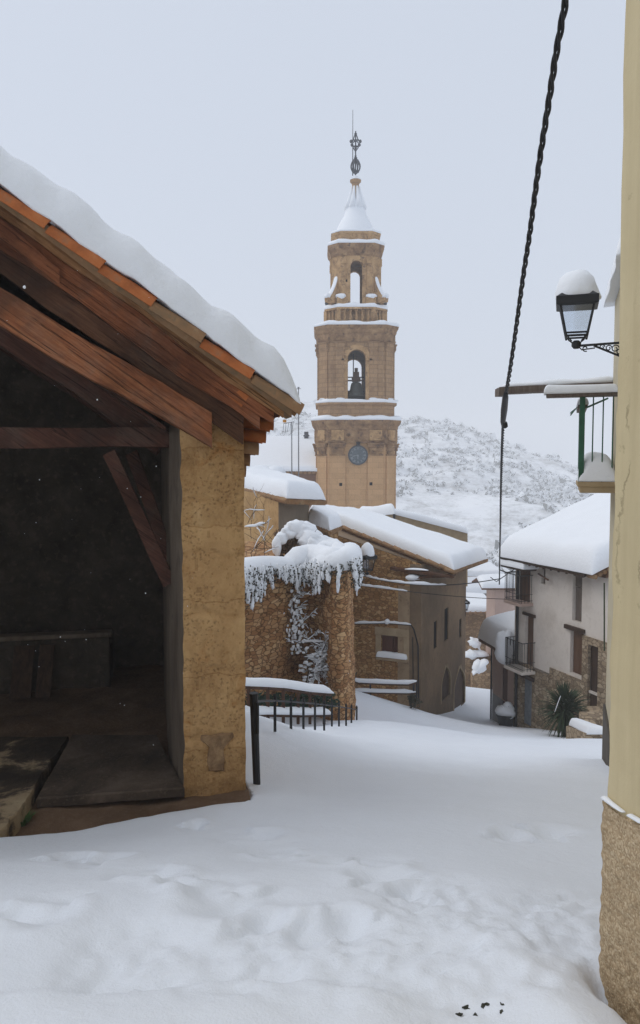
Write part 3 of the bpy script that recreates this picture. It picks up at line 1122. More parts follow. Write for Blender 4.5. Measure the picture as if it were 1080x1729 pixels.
# layered boards under the verge: top (z below roof line), bottom, depth v
def verge_board(name, mat_, u0, u1, top0, bot0, v0, th, wav, seed, parent=shed):
    mb = MB()
    n = 70
    rings = []
    for i in range(n + 1):
        u = u0 + (u1 - u0) * i / n
        q = (u * 1.0, seed * 3.1, 0)
        bo = bot0 + wav * (nz(q, 1.5, seed) + .5 * nz(q, 4.0, seed + 1))
        to = top0
        o = .012 * nz(q, 3, seed + 6)
        zt_, zb = zroof(u) - to, zroof(u) - bo
        rings.append([S(u, v0 + o, zb), S(u, v0 - .012 + o, (zt_ + zb) / 2), S(u, v0 + o, zt_), S(u, v0 + th, zt_), S(u, v0 + th, zb - .0)])
    mb.loft(rings)
    return mb.build(name, mat_, parent)


verge_board('mortar_bed', M['tile_old'], -4.7, .33, .02, .125, -.30, .26, .02, 1)
verge_board('verge_board', M['board_pale'], -4.7, .27, .10, .185, -.285, .03, .045, 2)
verge_board('verge_board', M['board_red'], -4.7, .20, .12, .275, -.25, .04, .06, 3)
verge_board('verge_board', M['board_red'], -4.7, .10, .19, .39, -.205, .05, .05, 4)
verge_board('verge_board', M['board_brown'], -4.7, -.02, .28, .585, -.16, .06, .04, 5)
# bark-edged splinters and the rounded rafter tail
mb = MB()
mb.plank(S(-1.95, -.29, zroof(-1.95) - .27), S(-1.33, -.27, zroof(-1.33) - .34), SE2, UP, .03, .16, 12, .045, 16, .7)
mb.build('split_board', M['board_red'], shed)
ue, ze = bz(418, 682, -.2)
# plate over the pillar top
mb = MB()
mb.plank(S(-.28, .05, PT + .035), S(.2, .05, PT + .035), SE2, UP, .22, .065, 4, .01, 8)
mb.build('wall_plate', M['board_brown'], shed)
mb = MB()
mb.plank(S(-.05, .25, PT + .1), S(-.05, 4.2, PT + .1), SE1, UP, .14, .1, 6, .01, 12)
mb.build('wall_plate', M['shade_wood'], shed)


# half-round clay tile, axis along local x, lower (wide) end at x = 0
def tile_mb(L=.43, r=.112, th=.015, n=12):
    mb = MB()
    segs = 7
    o_, i_ = [], []
    for s in range(segs + 1):
        x = -L * s / segs
        rr = r * (1 - .16 * s / segs)
        for k in range(n + 1):
            a = math.pi * k / n
            o_.append((x, math.cos(a) * rr, math.sin(a) * rr * .92))
            i_.append((x, math.cos(a) * (rr - th), math.sin(a) * (rr - th) * .92 - .001))
    N = (n + 1) * (segs + 1)
    fs = []
    for s in range(segs):
        for k in range(n):
            a = s * (n + 1) + k
            fs.append((a, a + 1, a + n + 2, a + n + 1))
            fs.append((N + a, N + a + n + 1, N + a + n + 2, N + a + 1))
        for a in (s * (n + 1), s * (n + 1) + n):
            b = a + n + 1
            fs.append((a, b, N + b, N + a))
    for k in range(n):
        fs.append((k, N + k, N + k + 1, k + 1))
        a = segs * (n + 1) + k
        fs.append((a, a + 1, N + a + 1, N + a))
    return mb.add(o_ + i_, fs)


def tile_obj(mat_, first=[None, None]):
    k = 0 if mat_ is M['tile'] else 1
    if first[k] is None:
        o = tile_mb().build('roof_tile', mat_, shed, smooth=True, loc=(0, 0, 0))
        em = o.modifiers.new('split', 'EDGE_SPLIT'); em.split_angle = R(40)
        first[k] = o
        return o
    return dup(first[k], shed)


def put_tile(u, v, dz, mat_, tilt=0.0, roll=0.0, yaw=0.0):
    o = tile_obj(mat_)
    loc = S(u, v, zroof(u) + dz)
    o.location = loc - ROOTS[shed.name]
    rot = Matrix.Rotation(SA + yaw, 4, 'Z') @ Matrix.Rotation(SLA + tilt, 4, 'Y') @ Matrix.Rotation(roll, 4, 'X')
    o.rotation_euler = rot.to_euler()
    return o


rnd = random.Random(3)
put_tile(ue, -.16, ze + .05 - zroof(ue), M['tile'], -.02, math.pi, 0)      # loose gutter tile under the boards
for k in range(14):                                             # down the verge
    u = U_TIP - .355 * k - (.02 * rnd.random() if k else 0)
    m_ = M['tile_old'] if k in (0, 2) else M['tile']
    put_tile(u + .012, -.30 + .012 * rnd.random(), -.085, m_, -.06 + .03 * rnd.random(), .0, .03 * (rnd.random() - .5))
for k in range(1, 18):                                          # along the eave
    put_tile(U_TIP + .02 * rnd.random(), -.28 + .25 * k, -.05, M['tile_old'] if rnd.random() < .6 else M['tile'], -.04)
for c_, (du, dz) in enumerate(((.07, -.165), (.16, -.27), (.235, -.37), (.29, -.46), (.33, -.55))):   # corbelled courses under it
    for k in range(16):
        if c_ == 0 and k == 0:
            continue
        put_tile(U_TIP - du - .02 * rnd.random() , .16 + .25 * k + .12 * (c_ % 2), dz - .70 * du - .02, M['tile_old'] if rnd.random() < .45 else M['tile'], -SLA + .12)

# snow on the roof
mb = MB()
q = [S(-4.9, -.36, zroof(-4.9) + .0), S(U_TIP + .03, -.36, zroof(U_TIP + .03) + .02), S(U_TIP + .03, 4.7, zroof(U_TIP + .03) + .045), S(-4.9, 4.7, zroof(-4.9) + .03)]
mb.snow_slab(q, .31, .30, 5, .17, .07, ns=1.9)
for p in mb.v:                                                  # it sags over the tile rows and hangs raggedly at the verge
    u_, v_ = (p - SB).dot(SE1), (p - SB).dot(SE2)
    k_ = math.exp(-((v_ + .36) / .35) ** 2)
    up_ = p.z - zroof(u_) - .01
    p.z += k_ * (.03 * math.cos(2 * math.pi * (u_ - .25) / .355) * min(1, max(0, up_) / .1) + .012 * nz(p, 8, 3))
    if up_ < .05 and v_ < -.2:
        p.z -= .03 * max(0, nz((u_, 0, 0), 5, 7) + .5 * nz((u_, 0, 0), 17, 8))
mb.build('snow_layer', M['snow'], shed, smooth=True)

# ------------------------------------------------------------------ floor slab, platform, trough, boards, weed
def on_floor(px, py, z):
    r = ray(px, py)
    t_ = (z - EYE) / r.z
    return Vector((r.x * t_, r.y * t_, z))


zf = FLOOR + .06
def rough_slab(name, pix, th, mat_, label, cat, seed, zt=zf, sub=14, amp=.012):
    top = [on_floor(a, b, zt) for a, b in pix]
    ring = []
    n = len(top)
    for i in range(n):
        a, b = top[i], top[(i + 1) % n]
        for k in range(sub):
            p = a.lerp(b, k / sub)
            ring.append(p + Vector((amp * nz(p, 9, seed), amp * nz(p, 9, seed + 3), 0)))
    cen = sum(ring, Vector()) / len(ring)
    mb = MB()
    r1 = [p - UP * th for p in ring]
    r2 = [p - UP * .012 for p in ring]
    r3 = [p.lerp(cen, .012) + UP * (.004 * nz(p, 14, seed)) for p in ring]
    mb.loft([r1, r2, r3])
    o = mb.build(name, mat_)
    return tag(o, label, cat)


M['slab'] = m_noise('worn_slab', [(.34, (.032, .022, .015)), (.52, (.075, .053, .037)), (.7, (.15, .11, .08))], 1.6, .9, bump=.5, bscale=16, speck=(.19, .145, .11), sscale=30, samt=.35)
rough_slab('floor_slab', [(60, 1348), (311, 1329), (264, 1240), (122, 1240)], .075, M['slab'], 'worn grey-brown stone slab lying at the shed entrance beside the pillar', 'slab', 2)
M['conc'] = m_noise('broken_concrete', [(.44, (.03, .021, .014)), (.53, (.07, .05, .034)), (.58, (.3, .22, .13)), (.72, (.4, .31, .19))], 1.5, .9, bump=.6, bscale=14, speck=(.045, .032, .022), sscale=5, samt=.8)
rough_slab('stone_platform', [(-220, 1470), (-4, 1408), (40, 1358), (78, 1296), (116, 1243), (-200, 1243)], .16, M['conc'], 'broken ochre-edged stone floor with a dark damp stain left of the slab', 'platform', 6, FLOOR + .09, 12, .03)
# trough along the back wall
mb = MB()
quadbox(mb, -4.58, -1.25, 3.3, 3.42, FLOOR - .1, FLOOR + .56)
quadbox(mb, -4.58, -1.25, 3.425, 4.2, FLOOR - .1, FLOOR + .36)
tr = thing('stone_trough', 'long dark stone trough along the back wall of the shed', 'trough', S(-3, 3.7, FLOOR))
mb.build('basin', M['shade_wall'], tr, bevel=.02)
mb = MB()
quadbox(mb, -4.58, -1.22, 3.26, 3.46, FLOOR + .563, FLOOR + .62)
mb.build('rim', M['jamb'], tr, bevel=.015)
for k, (px, lab) in enumerate(((18, 'leftmost upright dark board leaning on the trough in the dark shed'), (58, 'narrow dark board leaning on the trough, right of another board'))):
    a = on_floor(px, 1203, FLOOR); b = P(px + 4, 1102, S(0, 3.2, 0).y - .3)
    a = S((a - SB).dot(SE1), 2.95, FLOOR - .02); b = S((a - SB).dot(SE1) + .02, 3.2, FLOOR + .52)
    mb = MB()
    mb.plank(a, b, SE1, SE2, .22 if k == 0 else .16, .03, 30 + k, .008, 8)
    tag(mb.build('leaning_board', M['wood_dark']), lab, 'board', 'boards leaning on the trough')
# weed
mb = MB()
wp = on_floor(37, 1396, FLOOR - .07)
for k in range(90):
    a = rnd.random() * 6.28; L = .06 + .08 * rnd.random(); t_ = .3 + .7 * rnd.random()
    d = Vector((math.cos(a) * t_, math.sin(a) * t_, .8))
    b0 = wp + Vector((math.cos(a) * .03 * rnd.random(), math.sin(a) * .03 * rnd.random(), 0))
    s_ = Vector((-math.sin(a), math.cos(a), 0)) * .006
    tip = b0 + d * L - UP * .012
    mid = b0 + d * L * .55 + UP * .008
    mb.add([b0 - s_, b0 + s_, mid + s_, mid - s_, tip], [(0, 1, 2, 3), (3, 2, 4)])
tag(mb.build('weed', m_noise('weed_green', [(.3, (.05, .1, .03)), (.7, (.11, .19, .06))], 30)), 'small green weed growing beside the broken stone floor', 'weed')
# ------------------------------------------------------------------ church tower
TD = 68.5
TX = (598.5 - 540) / F * TD
TA = 3.33
TF = TD - TA


def tz(y):
    return P(600, y, TF).z


def ring8(a, c, z, cx=TX, cy=TD):
    pts = [(-a + c, -a), (a - c, -a), (a, -a + c), (a, a - c), (a - c, a), (-a + c, a), (-a, a - c), (-a, -a + c)]
    return [Vector((cx + x, cy + y, z)) for x, y in pts]


def off(a, c, o):
    return a + o, c + .414 * o * 1.0


tower = thing('church_tower', 'tall tan stone bell tower with clock, balustrade and snowy pointed cap', 'tower', (TX, TD, tz(980)))
A1, C1 = TA, 1.0


def lofted(name, mat_, spec, a, c, bevel=0.0, parent=tower):
    mb = MB()
    mb.loft([ring8(*off(a, c, o), z) for z, o in spec])
    return mb.build(name, mat_, parent, bevel=bevel)


def snow_ring(mb, z, a, c, wid, T, seed, outer=.0):
    """snow lying on an octagonal ledge: outline a, c; wid inwards"""
    path = ring8(a + outer, c + .414 * outer, z)
    dense = []
    for i in range(8):
        p, q = path[i], path[(i + 1) % 8]
        k = max(2, int((q - p).length / .35))
        dense += [p.lerp(q, j / k) for j in range(k)]
    cen = Vector((TX, TD, z))
    n = len(dense)
    prof = [(0, 0), (-.04, .45), (.08, .8), (.3, 1.0), (.65, 1.05), (1.0, 1.1), (1.0, -.05)]
    vs, fs = [], []
    for i, p in enumerate(dense):
        inw = (cen - p); inw.z = 0
        L = inw.length; inw.normalize()
        k_ = 1 + .4 * nz(p, .9, seed) + .2 * nz(p, 2.3, seed + 1)
        for (x, h) in prof:
            vs.append(p + inw * (x * wid) + UP * (h * T * k_))
    m = len(prof)
    for i in range(n):
        j = (i + 1) % n
        for k in range(m):
            fs.append((i * m + k, j * m + k, j * m + (k + 1) % m, i * m + (k + 1) % m))
    return mb.add(vs, fs)


# faces: (direction along, outward) for the four main and four chamfer sides
def side_frames(a, c):
    fr = []
    r8 = ring8(a, c, 0)
    for i in range(8):
        p, q = r8[i], r8[(i + 1) % 8]
        f = Frame((p.x, p.y), (q.x - p.x, q.y - p.y))
        fr.append((f, (q - p).length, i % 2 == 0))
    return fr


# stage 1: shaft and cornice
lofted('shaft', M['ashlar'], [(tz(1010), 0), (tz(746), 0)], A1, C1)
mb = MB()
for f, L, main in side_frames(A1, C1):
    for s0, s1 in (((0.05, 1.38), (L - 1.38, L - .05)) if main else ((.22, L - .22),)):
        mb.mark(); f.box(mb, s0, s1, tz(1005), tz(769), -.1, .11)
mb.build_each('pilaster', M['ashlar'], tower)
mb = MB()
for f, L, main in side_frames(A1, C1):
    for s0, s1 in (((.12, 1.32), (L - 1.32, L - .12)) if main else ((.25, L - .25),)):
        mb.mark(); f.box(mb, s0 - .05, s1 + .05, tz(769.5), tz(767), -.05, .2)
        zb, zt_ = tz(766.8), tz(748.5)
        h = zt_ - zb
        f.box(mb, s0 + .08, s1 - .08, zb, zb + h * .3, -.05, .17)
        f.box(mb, s0 + .02, s1 - .02, zb + h * .3, zb + h * .62, -.05, .26)
        f.box(mb, s0 - .08, s1 + .08, zb + h * .62, zb + h * .86, -.05, .33)
        f.box(mb, s0 - .14, s1 + .14, zb + h * .86, zt_ + .0, -.05, .4)
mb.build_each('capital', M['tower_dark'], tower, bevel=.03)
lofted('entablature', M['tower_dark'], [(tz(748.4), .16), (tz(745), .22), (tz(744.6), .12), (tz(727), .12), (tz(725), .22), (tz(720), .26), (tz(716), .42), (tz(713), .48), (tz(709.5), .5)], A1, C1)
mb = MB()
for f, L, main in side_frames(A1, C1):
    for s0, s1 in (((.2, 1.25), (L - 1.25, L - .2)) if main else ((.3, L - .3),)):
        mb.mark(); f.box(mb, s0, s1, tz(744), tz(726), .0, .24)
mb.build_each('frieze_block', M['tower_trim'], tower, bevel=.02)
# attic and stage 2
lofted('attic', M['tower_brick'], [(tz(709.4), .0), (tz(684), 0), (tz(683.5), .18), (tz(679.5), .2)], A1 - .06, C1)
A2, C2 = TA - .13, 1.0
T2 = .75
zb2, zt2 = tz(679.4), tz(577)
fw = 2 * (A2 - C2)
ow0, ow1, osill, ospr = (589.5 - 540), (618.5 - 540), tz(679), None
ocx = ((589 + 618) / 2 - 600) / F * TF
owd = 29.5 / F * TF


def arch_face(mb, f, L, z0, z1, cx, wdt, sill, crown, depth):
    """wall piece with a round-headed through opening (slab of thickness depth)"""
    r = wdt / 2
    spr = crown - r
    s0, s1 = L / 2 + cx - r, L / 2 + cx + r
    for (a, b, c, d) in ((0, s0, z0, z1), (s1, L, z0, z1)):
        f.box(mb, a, b, c, d, -depth, 0)
    if sill > z0 + .02:
        f.box(mb, s0, s1, z0, sill, -depth, 0)
    n = 12
    for k in range(n):
        a0, a1 = math.pi * k / n, math.pi * (k + 1) / n
        x0, x1 = L / 2 + cx + r * math.cos(a0), L / 2 + cx + r * math.cos(a1)
        y0, y1 = spr + r * math.sin(a0), spr + r * math.sin(a1)
        mb.extrude([f.pt(x0, y0), f.pt(x0, z1), f.pt(x1, z1), f.pt(x1, y1)], -f.n * depth)
    return mb


mb = MB()
for f, L, main in side_frames(A2, C2):
    if main and abs(f.n.y) > .5:
        arch_face(mb, f, L, zb2, zt2, 0.0, owd, zb2, tz(590), T2)
    else:
        mb.extrude([f.pt(0, zb2), f.pt(L, zb2), f.pt(L, zt2), f.pt(0, zt2)], -f.n * T2)  # side faces closed, without arches, to darken the belfry inside
mb.build('belfry_wall', M['tower_brick'], tower)
mb = MB()
mb.loft([ring8(A2 - .1, C2, zb2 - .2), ring8(A2 - .1, C2, zb2 + .02)])
mb.mark(); mb.loft([ring8(A2 - .1, C2, zt2 - .05), ring8(A2 - .1, C2, zt2 + .3)])
mb.build_each('belfry_floor', M['wood_dark'], tower)
mb = MB()
for f, L, main in side_frames(A2, C2):
    for s0, s1 in (((.45, 1.15), (L - 1.15, L - .45)) if main else ((.3, L - .3),)):
        mb.mark(); f.box(mb, s0, s1, zb2, tz(583), -.05, .12)
        f.box(mb, s0 - .08, s1 + .08, zb2, zb2 + .25, -.05, .18)
        f.box(mb, s0 - .08, s1 + .08, tz(590), tz(587.5), -.05, .18)
        f.box(mb, s0 - .04, s1 + .04, tz(587.4), tz(579), -.05, .25)
        f.box(mb, s0 - .14, s1 + .14, tz(579), tz(577), -.05, .33)
mb.build_each('pilaster', M['tower_brick'], tower, bevel=.02)
mb = MB()                                                     # archivolt of the belfry
for f, L, main in side_frames(A2, C2):
    if not main:
        continue
    mb.mark()
    r0, r1 = owd / 2 + .02, owd / 2 + .42
    spr = tz(590) - owd / 2
    n = 14
    for k in range(n):
        a0, a1 = math.pi * k / n, math.pi * (k + 1) / n
        pr = []
        for rr, aa in ((r0, a0), (r1, a0), (r1, a1), (r0, a1)):
            pr.append(f.pt(L / 2 + rr * math.cos(aa), spr + rr * math.sin(aa), .06))
        mb.extrude(pr, -f.n * .12)
    for sg in (-1, 1):
        f.box(mb, L / 2 + sg * r0, L / 2 + sg * (r1 - .05), zb2 + .02, spr - .02, -.05, .05)
        f.box(mb, L / 2 + sg * (r0 - .02), L / 2 + sg * (r1 + .12), spr - .17, spr - .021, -.05, .12)
mb.build_each('archivolt', M['tower_trim'], tower)
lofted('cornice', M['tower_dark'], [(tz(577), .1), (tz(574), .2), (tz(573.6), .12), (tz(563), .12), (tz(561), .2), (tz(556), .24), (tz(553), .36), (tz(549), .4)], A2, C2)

# balustrade
AB = (600 - 543) / F * TF - .25
CB = AB * .42
zbb, ztb = tz(541.5), tz(519)
lofted('parapet_base', M['tower_brick'], [(tz(549), .35), (zbb, .3)], AB, CB)
mb = MB()
fr = side_frames(AB, CB)
bal_first = None
for f, L, main in fr:
    nb = 5 if main else 3
    mb.mark(); f.box(mb, -.16, .16, zbb, ztb - .0, -.3, .06)
    for k in range(nb):
        s = L * (k + 1) / (nb + 1)
        if bal_first is None:
            b2 = MB()
            h = ztb - zbb
            b2.lathe([(.13, 0), (.13, h * .1), (.07, h * .16), (.14, h * .38), (.12, h * .5), (.065, h * .72), (.08, h * .8), (.13, h * .88), (.13, h)], (0, 0, 0), 10)
            bal_first = b2.build('baluster', M['tower_trim'], tower, smooth=True, loc=f.pt(s, zbb, -.12))
            for vtx in bal_first.data.vertices:
                vtx.co += ROOTS[bal_first.name]
        else:
            dup(bal_first, tower, f.pt(s, zbb, -.12))
mb.build_each('parapet_post', M['tower_trim'], tower)
mb = MB()
r_o, r_i = ring8(AB + .1, CB + .04, 0), ring8(AB - .35, CB - .1, 0)
for i in range(8):
    a, b, c, d = r_o[i], r_o[(i + 1) % 8], r_i[(i + 1) % 8], r_i[i]
    mb.prism([(p.x, p.y) for p in (a, b, c, d)], ztb, ztb + .16)
mb.build('parapet_rail', M['tower_trim'], tower)
# corner pinnacles on the parapet
mb = MB()
for i in (2, 7):
    p = ring8(AB - .1, CB, 0)[i]
    mb.mark(); mb.lathe([(.13, 0), (.1, .2), (.17, .42), (.12, .62), (.02, .85)], (p.x, p.y, ztb + .3), 10)
mb.build_each('pinnacle', M['grey_iron'], tower, smooth=True)

# stage 3
tz_front = tz


def tz(y):
    return P(600, y, TD - 2.0).z


A3 = 40.5 / F * (TD - 2.0)
C3 = A3 * .36
zb3, zt3 = tz_front(540), tz(432)
z_pl = tz(503)
op3w = 19.5 / F * (TD - 2.0)
mb = MB()
for f, L, main in side_frames(A3, C3):
    if main and abs(f.n.y) > .5:
        arch_face(mb, f, L, zb3, zt3, .0, op3w, tz(514), tz(440), .5)
    else:
        mb.extrude([f.pt(0, zb3), f.pt(L, zb3), f.pt(L, zt3), f.pt(0, zt3)], -f.n * .5)  # sides left solid too so this stage stays dark inside
mb.build('lantern_wall', M['tower_trim'], tower)
mb = MB()
for f, L, main in side_frames(A3, C3):
    if main:
        for s0, s1 in ((.02, .42), (L - .42, L - .02)):
            mb.mark(); f.box(mb, s0, s1, z_pl, tz(446), -.02, .09)
            f.box(mb, s0 - .05, s1 + .05, tz(446), tz(434), -.02, .16)
        for s0, s1 in ((-.35, .5), (L - .5, L + .35)):
            mb.mark(); f.box(mb, s0, s1, zb3, z_pl, -.05, .3)
        mb.mark(); f.box(mb, .52, L / 2 - op3w / 2 - .03, zb3, z_pl, -.05, .14)
        mb.mark(); f.box(mb, L / 2 + op3w / 2 + .03, L - .52, zb3, z_pl, -.05, .14)
mb.build_each('lantern_pier', M['tower_trim'], tower, bevel=.02)
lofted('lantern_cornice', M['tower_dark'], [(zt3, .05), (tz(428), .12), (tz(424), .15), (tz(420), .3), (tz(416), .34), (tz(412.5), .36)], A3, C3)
zd_, zc_ = tz(391), tz(412.4)
lofted('lantern_attic', M['tower_trim'], [(tz(412.5), -.05), (tz(396), -.05), (tz(394.5), .03), (tz(391), .06)], A3, C3)
# dark boxes painted for the shade in put-log holes
mb = MB()
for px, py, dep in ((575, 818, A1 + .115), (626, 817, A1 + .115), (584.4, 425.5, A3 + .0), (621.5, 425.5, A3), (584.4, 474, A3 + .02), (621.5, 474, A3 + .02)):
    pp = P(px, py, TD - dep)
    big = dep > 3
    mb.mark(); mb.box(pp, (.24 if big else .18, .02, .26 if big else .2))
mb.build_each('putlog_shade', M['black'], tower)
# scroll buttresses on the four diagonals
mb = MB(); ms = MB()
for sx in (-1, 1):
    for sy in (-1, 1):
        dg = Vector((sx, sy, 0)).normalized()
        tg = Vector((-dg.y, dg.x, 0))
        cen = Vector((TX, TD, 0))
        r_in = A3 * 1.414 - C3 * .707 - .1
        pr = []
        zb, zt_ = tz(512), tz(462)
        top = []
        for k in range(13):
            q = k / 12
            x = r_in + .12 + 1.05 * (1 - q) ** 1.7
            z = zb + (zt_ - zb) * (.12 + .88 * q)
            top.append((x, z))
        pts = [(r_in, zb), (r_in + 1.25, zb)] + [(r_in + 1.3, zb + .35)] + top + [(r_in, zt_)]
        mb.mark(); ms.mark()
        mb.extrude([cen + dg * x + UP * z - tg * .22 for x, z in pts], tg * .44)
        ms.snow_bar([cen + dg * (x - .02) + UP * (z + .02) for x, z in top[:-1]], .46, .15, 3, .3, .2)
        ms.blob(cen + dg * (r_in + 1.15) + UP * (zb + .5), (.3, .3, .22), 4)
mb.build_each('scroll_buttress', M['tower_trim'], tower)
def tz(y):
    return P(600, y, TD - .6).z - (P(600, 391, TD - .6).z - zd_) * min(1, max(0, (y - 330) / 61))


# dome (stone under snow), neck, cap, finial
zd = tz(391)
mm = F / TD
mb = MB()
px_r = [(391, 33), (380, 30), (370, 26), (358, 18), (346, 13), (330, 9), (316, 6.2), (306, 5.6)]
mb.lathe([(r / mm, tz(y)) for y, r in px_r], (TX, TD, 0), 8, phase=R(22.5))
mb.build('dome', M['tower_trim'], tower)
mb = MB()
px_s = [(390.5, 34.5), (386, 33.8), (380, 30.8), (373, 27.8), (366, 24), (358, 19), (350, 16), (343, 14.2), (339, 12), (335, 10)]
mb.lathe([(r / mm + .02, tz(y) + .01) for y, r in px_s], (TX, TD, 0), 28, .12, 3)
for k in range(8):
    a = R(22.5 + 45 * k)
    pts = [Vector((TX + math.cos(a) * (r / mm + .02), TD + math.sin(a) * (r / mm + .02), tz(y))) for y, r in ((348, 14), (335, 10.4), (322, 7.4), (312, 6))]
    mb.tube(pts, [.28, .22, .13, .08], 6)
mb.mark(); snow_ring(mb, zd_, A3 + .06, C3, .6, .22, 7)
mb.mark(); snow_ring(mb, zc_, A3 + .36, C3 + .1, .42, .36, 8)
mb.mark(); snow_ring(mb, ztb + .16, AB + .1, CB + .04, .45, .34, 9)
mb.mark(); snow_ring(mb, tz_front(548.9), A2 + .4, C2 + .16, 1.1, .34, 10)
mb.mark(); snow_ring(mb, tz_front(679.4), A1 + .14, C1 + .06, .3, .26, 11)
mb.mark(); snow_ring(mb, tz_front(709.4), A1 + .5, C1 + .2, .6, .34, 12)
for f, L, main in side_frames(A3, C3):
    if main:
        for s in (.05, L - .05):
            mb.mark(); mb.blob(f.pt(s, z_pl + .08, .12), (.5, .3, .24), int(s * 9), 10, 6, .3)
for f, L, main in side_frames(A2, C2):
    for s0, s1 in (((.4, 1.2), (L - 1.2, L - .4)) if main else ((.3, L - .3),)):
        mb.mark(); mb.blob(f.pt((s0 + s1) / 2, zb2 + .28, .12), ((s1 - s0) * .5, .12, .12), int(s0 * 7), 10, 6, .3)
v0 = len(mb.v)
mb.build_each('snow_layer', M['snow'], tower, smooth=True)
for n_, spec in (('buttress_snow', ms),):
    spec.build_each('snow_drift', M['snow'], tower, smooth=True)
mb = MB()
mb.lathe([(5.5 / mm, tz(313)), (6.5 / mm, tz(306)), (8.5 / mm, tz(304)), (9.8 / mm, tz(302.5)), (9.4 / mm, tz(300.5))], (TX, TD, 0), 8, phase=R(22.5))
mb.build('cap_stone', M['tower_brick'], tower)
mb = MB()
mb.lathe([(9.6 / mm, tz(300.4)), (8.6 / mm, tz(298.5)), (5 / mm, tz(296.5)), (2.5 / mm, tz(294))], (TX, TD, 0), 12, .03)
mb.build('snow_cap', M['snow'], tower, smooth=True)
mb = MB()
zo = lambda y: P(600, y, TD).z
mb.tube([Vector((TX, TD, zo(296))), Vector((TX, TD, zo(222)))], .06, 6)
for k in range(6):                                            # openwork globe
    a = math.pi * k / 6 * 2
    pts = []
    for i in range(11):
        q = i / 10
        r = (1.5 + 5.8 * math.sin(math.pi * (.12 + .8 * q))) / mm
        pts.append(Vector((TX + math.cos(a) * r, TD + math.sin(a) * r, zo(292 - 22 * q))))
    mb.tube(pts, .07, 6)
mb.lathe([(3 / mm, zo(293)), (4 / mm, zo(290.5)), (2 / mm, zo(288))], (TX, TD, 0), 10)
for y, rr in ((268, .16), (264, .1), (250, .12)):
    mb.blob((TX, TD, zo(y)), rr, 2)
for (y, hw, up) in ((238, 7.5, 2), (246, 6, -2)):             # cross arms ending in scrolls
    for sg in (-1, 1):
        mb.tube([Vector((TX, TD, zo(y))), Vector((TX + sg * hw * .5 / mm, TD, zo(y - up))), Vector((TX + sg * hw / mm, TD, zo(y + up)))], .07, 6)
        mb.blob((TX + sg * hw / mm, TD, zo(y + up * .5)), .14, 3)
for sg in (-1, 1):
    mb.tube([Vector((TX, TD, zo(256))), Vector((TX + sg * 4 / mm, TD, zo(250))), Vector((TX + sg * 5.5 / mm, TD, zo(243))), Vector((TX + sg * 1.5 / mm, TD, zo(238)))], .05, 6)
    mb.tube([Vector((TX, TD, zo(240))), Vector((TX + sg * 4 / mm, TD, zo(236))), Vector((TX + sg * 2 / mm, TD, zo(230))), Vector((TX, TD, zo(227)))], .05, 6)
mb.blob((TX, TD, zo(227)), .13, 2)
mb.build('finial_cross', M['grey_iron'], tower)
mb = MB()
rx = (595.3 - 600) / mm
mb.tube([Vector((TX + rx, TD, zo(297))), Vector((TX + rx, TD, zo(186)))], [.045, .02], 6)
for y in (276, 240):
    mb.tube([Vector((TX + rx, TD, zo(y))), Vector((TX, TD, zo(y)))], .03, 5)
mb.build('lightning_rod', M['grey_iron'], tower)
tz = tz_front
# clock
cc = P(604, 768.5, TF - .02)
cr = 16.2 / F * TF
M['clock'] = m_flat('clock_slate', (.105, .125, .135), .5)
M['clock_ring'] = m_flat('clock_ring', (.055, .065, .075), .5)
M['clock_mark'] = m_flat('clock_numerals', (.36, .39, .4), .6)
def disc(mb, c, r0, r1, y0, y1, n=40):
    vs, fs = [], []
    for y, r in ((y0, r1), (y1, r1)):
        for k in range(n):
            a = 2 * math.pi * k / n
            vs.append(c + Vector((math.cos(a) * r, y, math.sin(a) * r)))
    if r0 <= 0:
        fs += [tuple(range(n)), tuple(reversed(range(n, 2 * n)))]
    else:
        for y, r in ((y0, r0), (y1, r0)):
            for k in range(n):
                a = 2 * math.pi * k / n
                vs.append(c + Vector((math.cos(a) * r, y, math.sin(a) * r)))
        for k in range(n):
            j = (k + 1) % n
            fs += [(k, 2 * n + k, 2 * n + j, j), (n + k, n + j, 3 * n + j, 3 * n + k), (2 * n + k, 3 * n + k, 3 * n + j, 2 * n + j)]
    for k in range(n):
        j = (k + 1) % n
        fs.append((k, j, n + j, n + k))
    return mb.add(vs, fs)
mb = MB(); disc(mb, cc, 0, cr * .97, 0, -.1)
clk = mb.build('clock', M['clock'], tower)
mb = MB(); disc(mb, cc, cr * .88, cr * 1.03, .02, -.16)
ck = mb.build('clock_rim', M['clock_ring'], clk); ck.location = (0, 0, 0)
clk_org = ROOTS[clk.name]
mb = MB()
NUM = {12: 'XII', 1: 'I', 2: 'II', 3: 'III', 4: 'IIII', 5: 'V', 6: 'VI', 7: 'VII', 8: 'VIII', 9: 'IX', 10: 'X', 11: 'XI'}
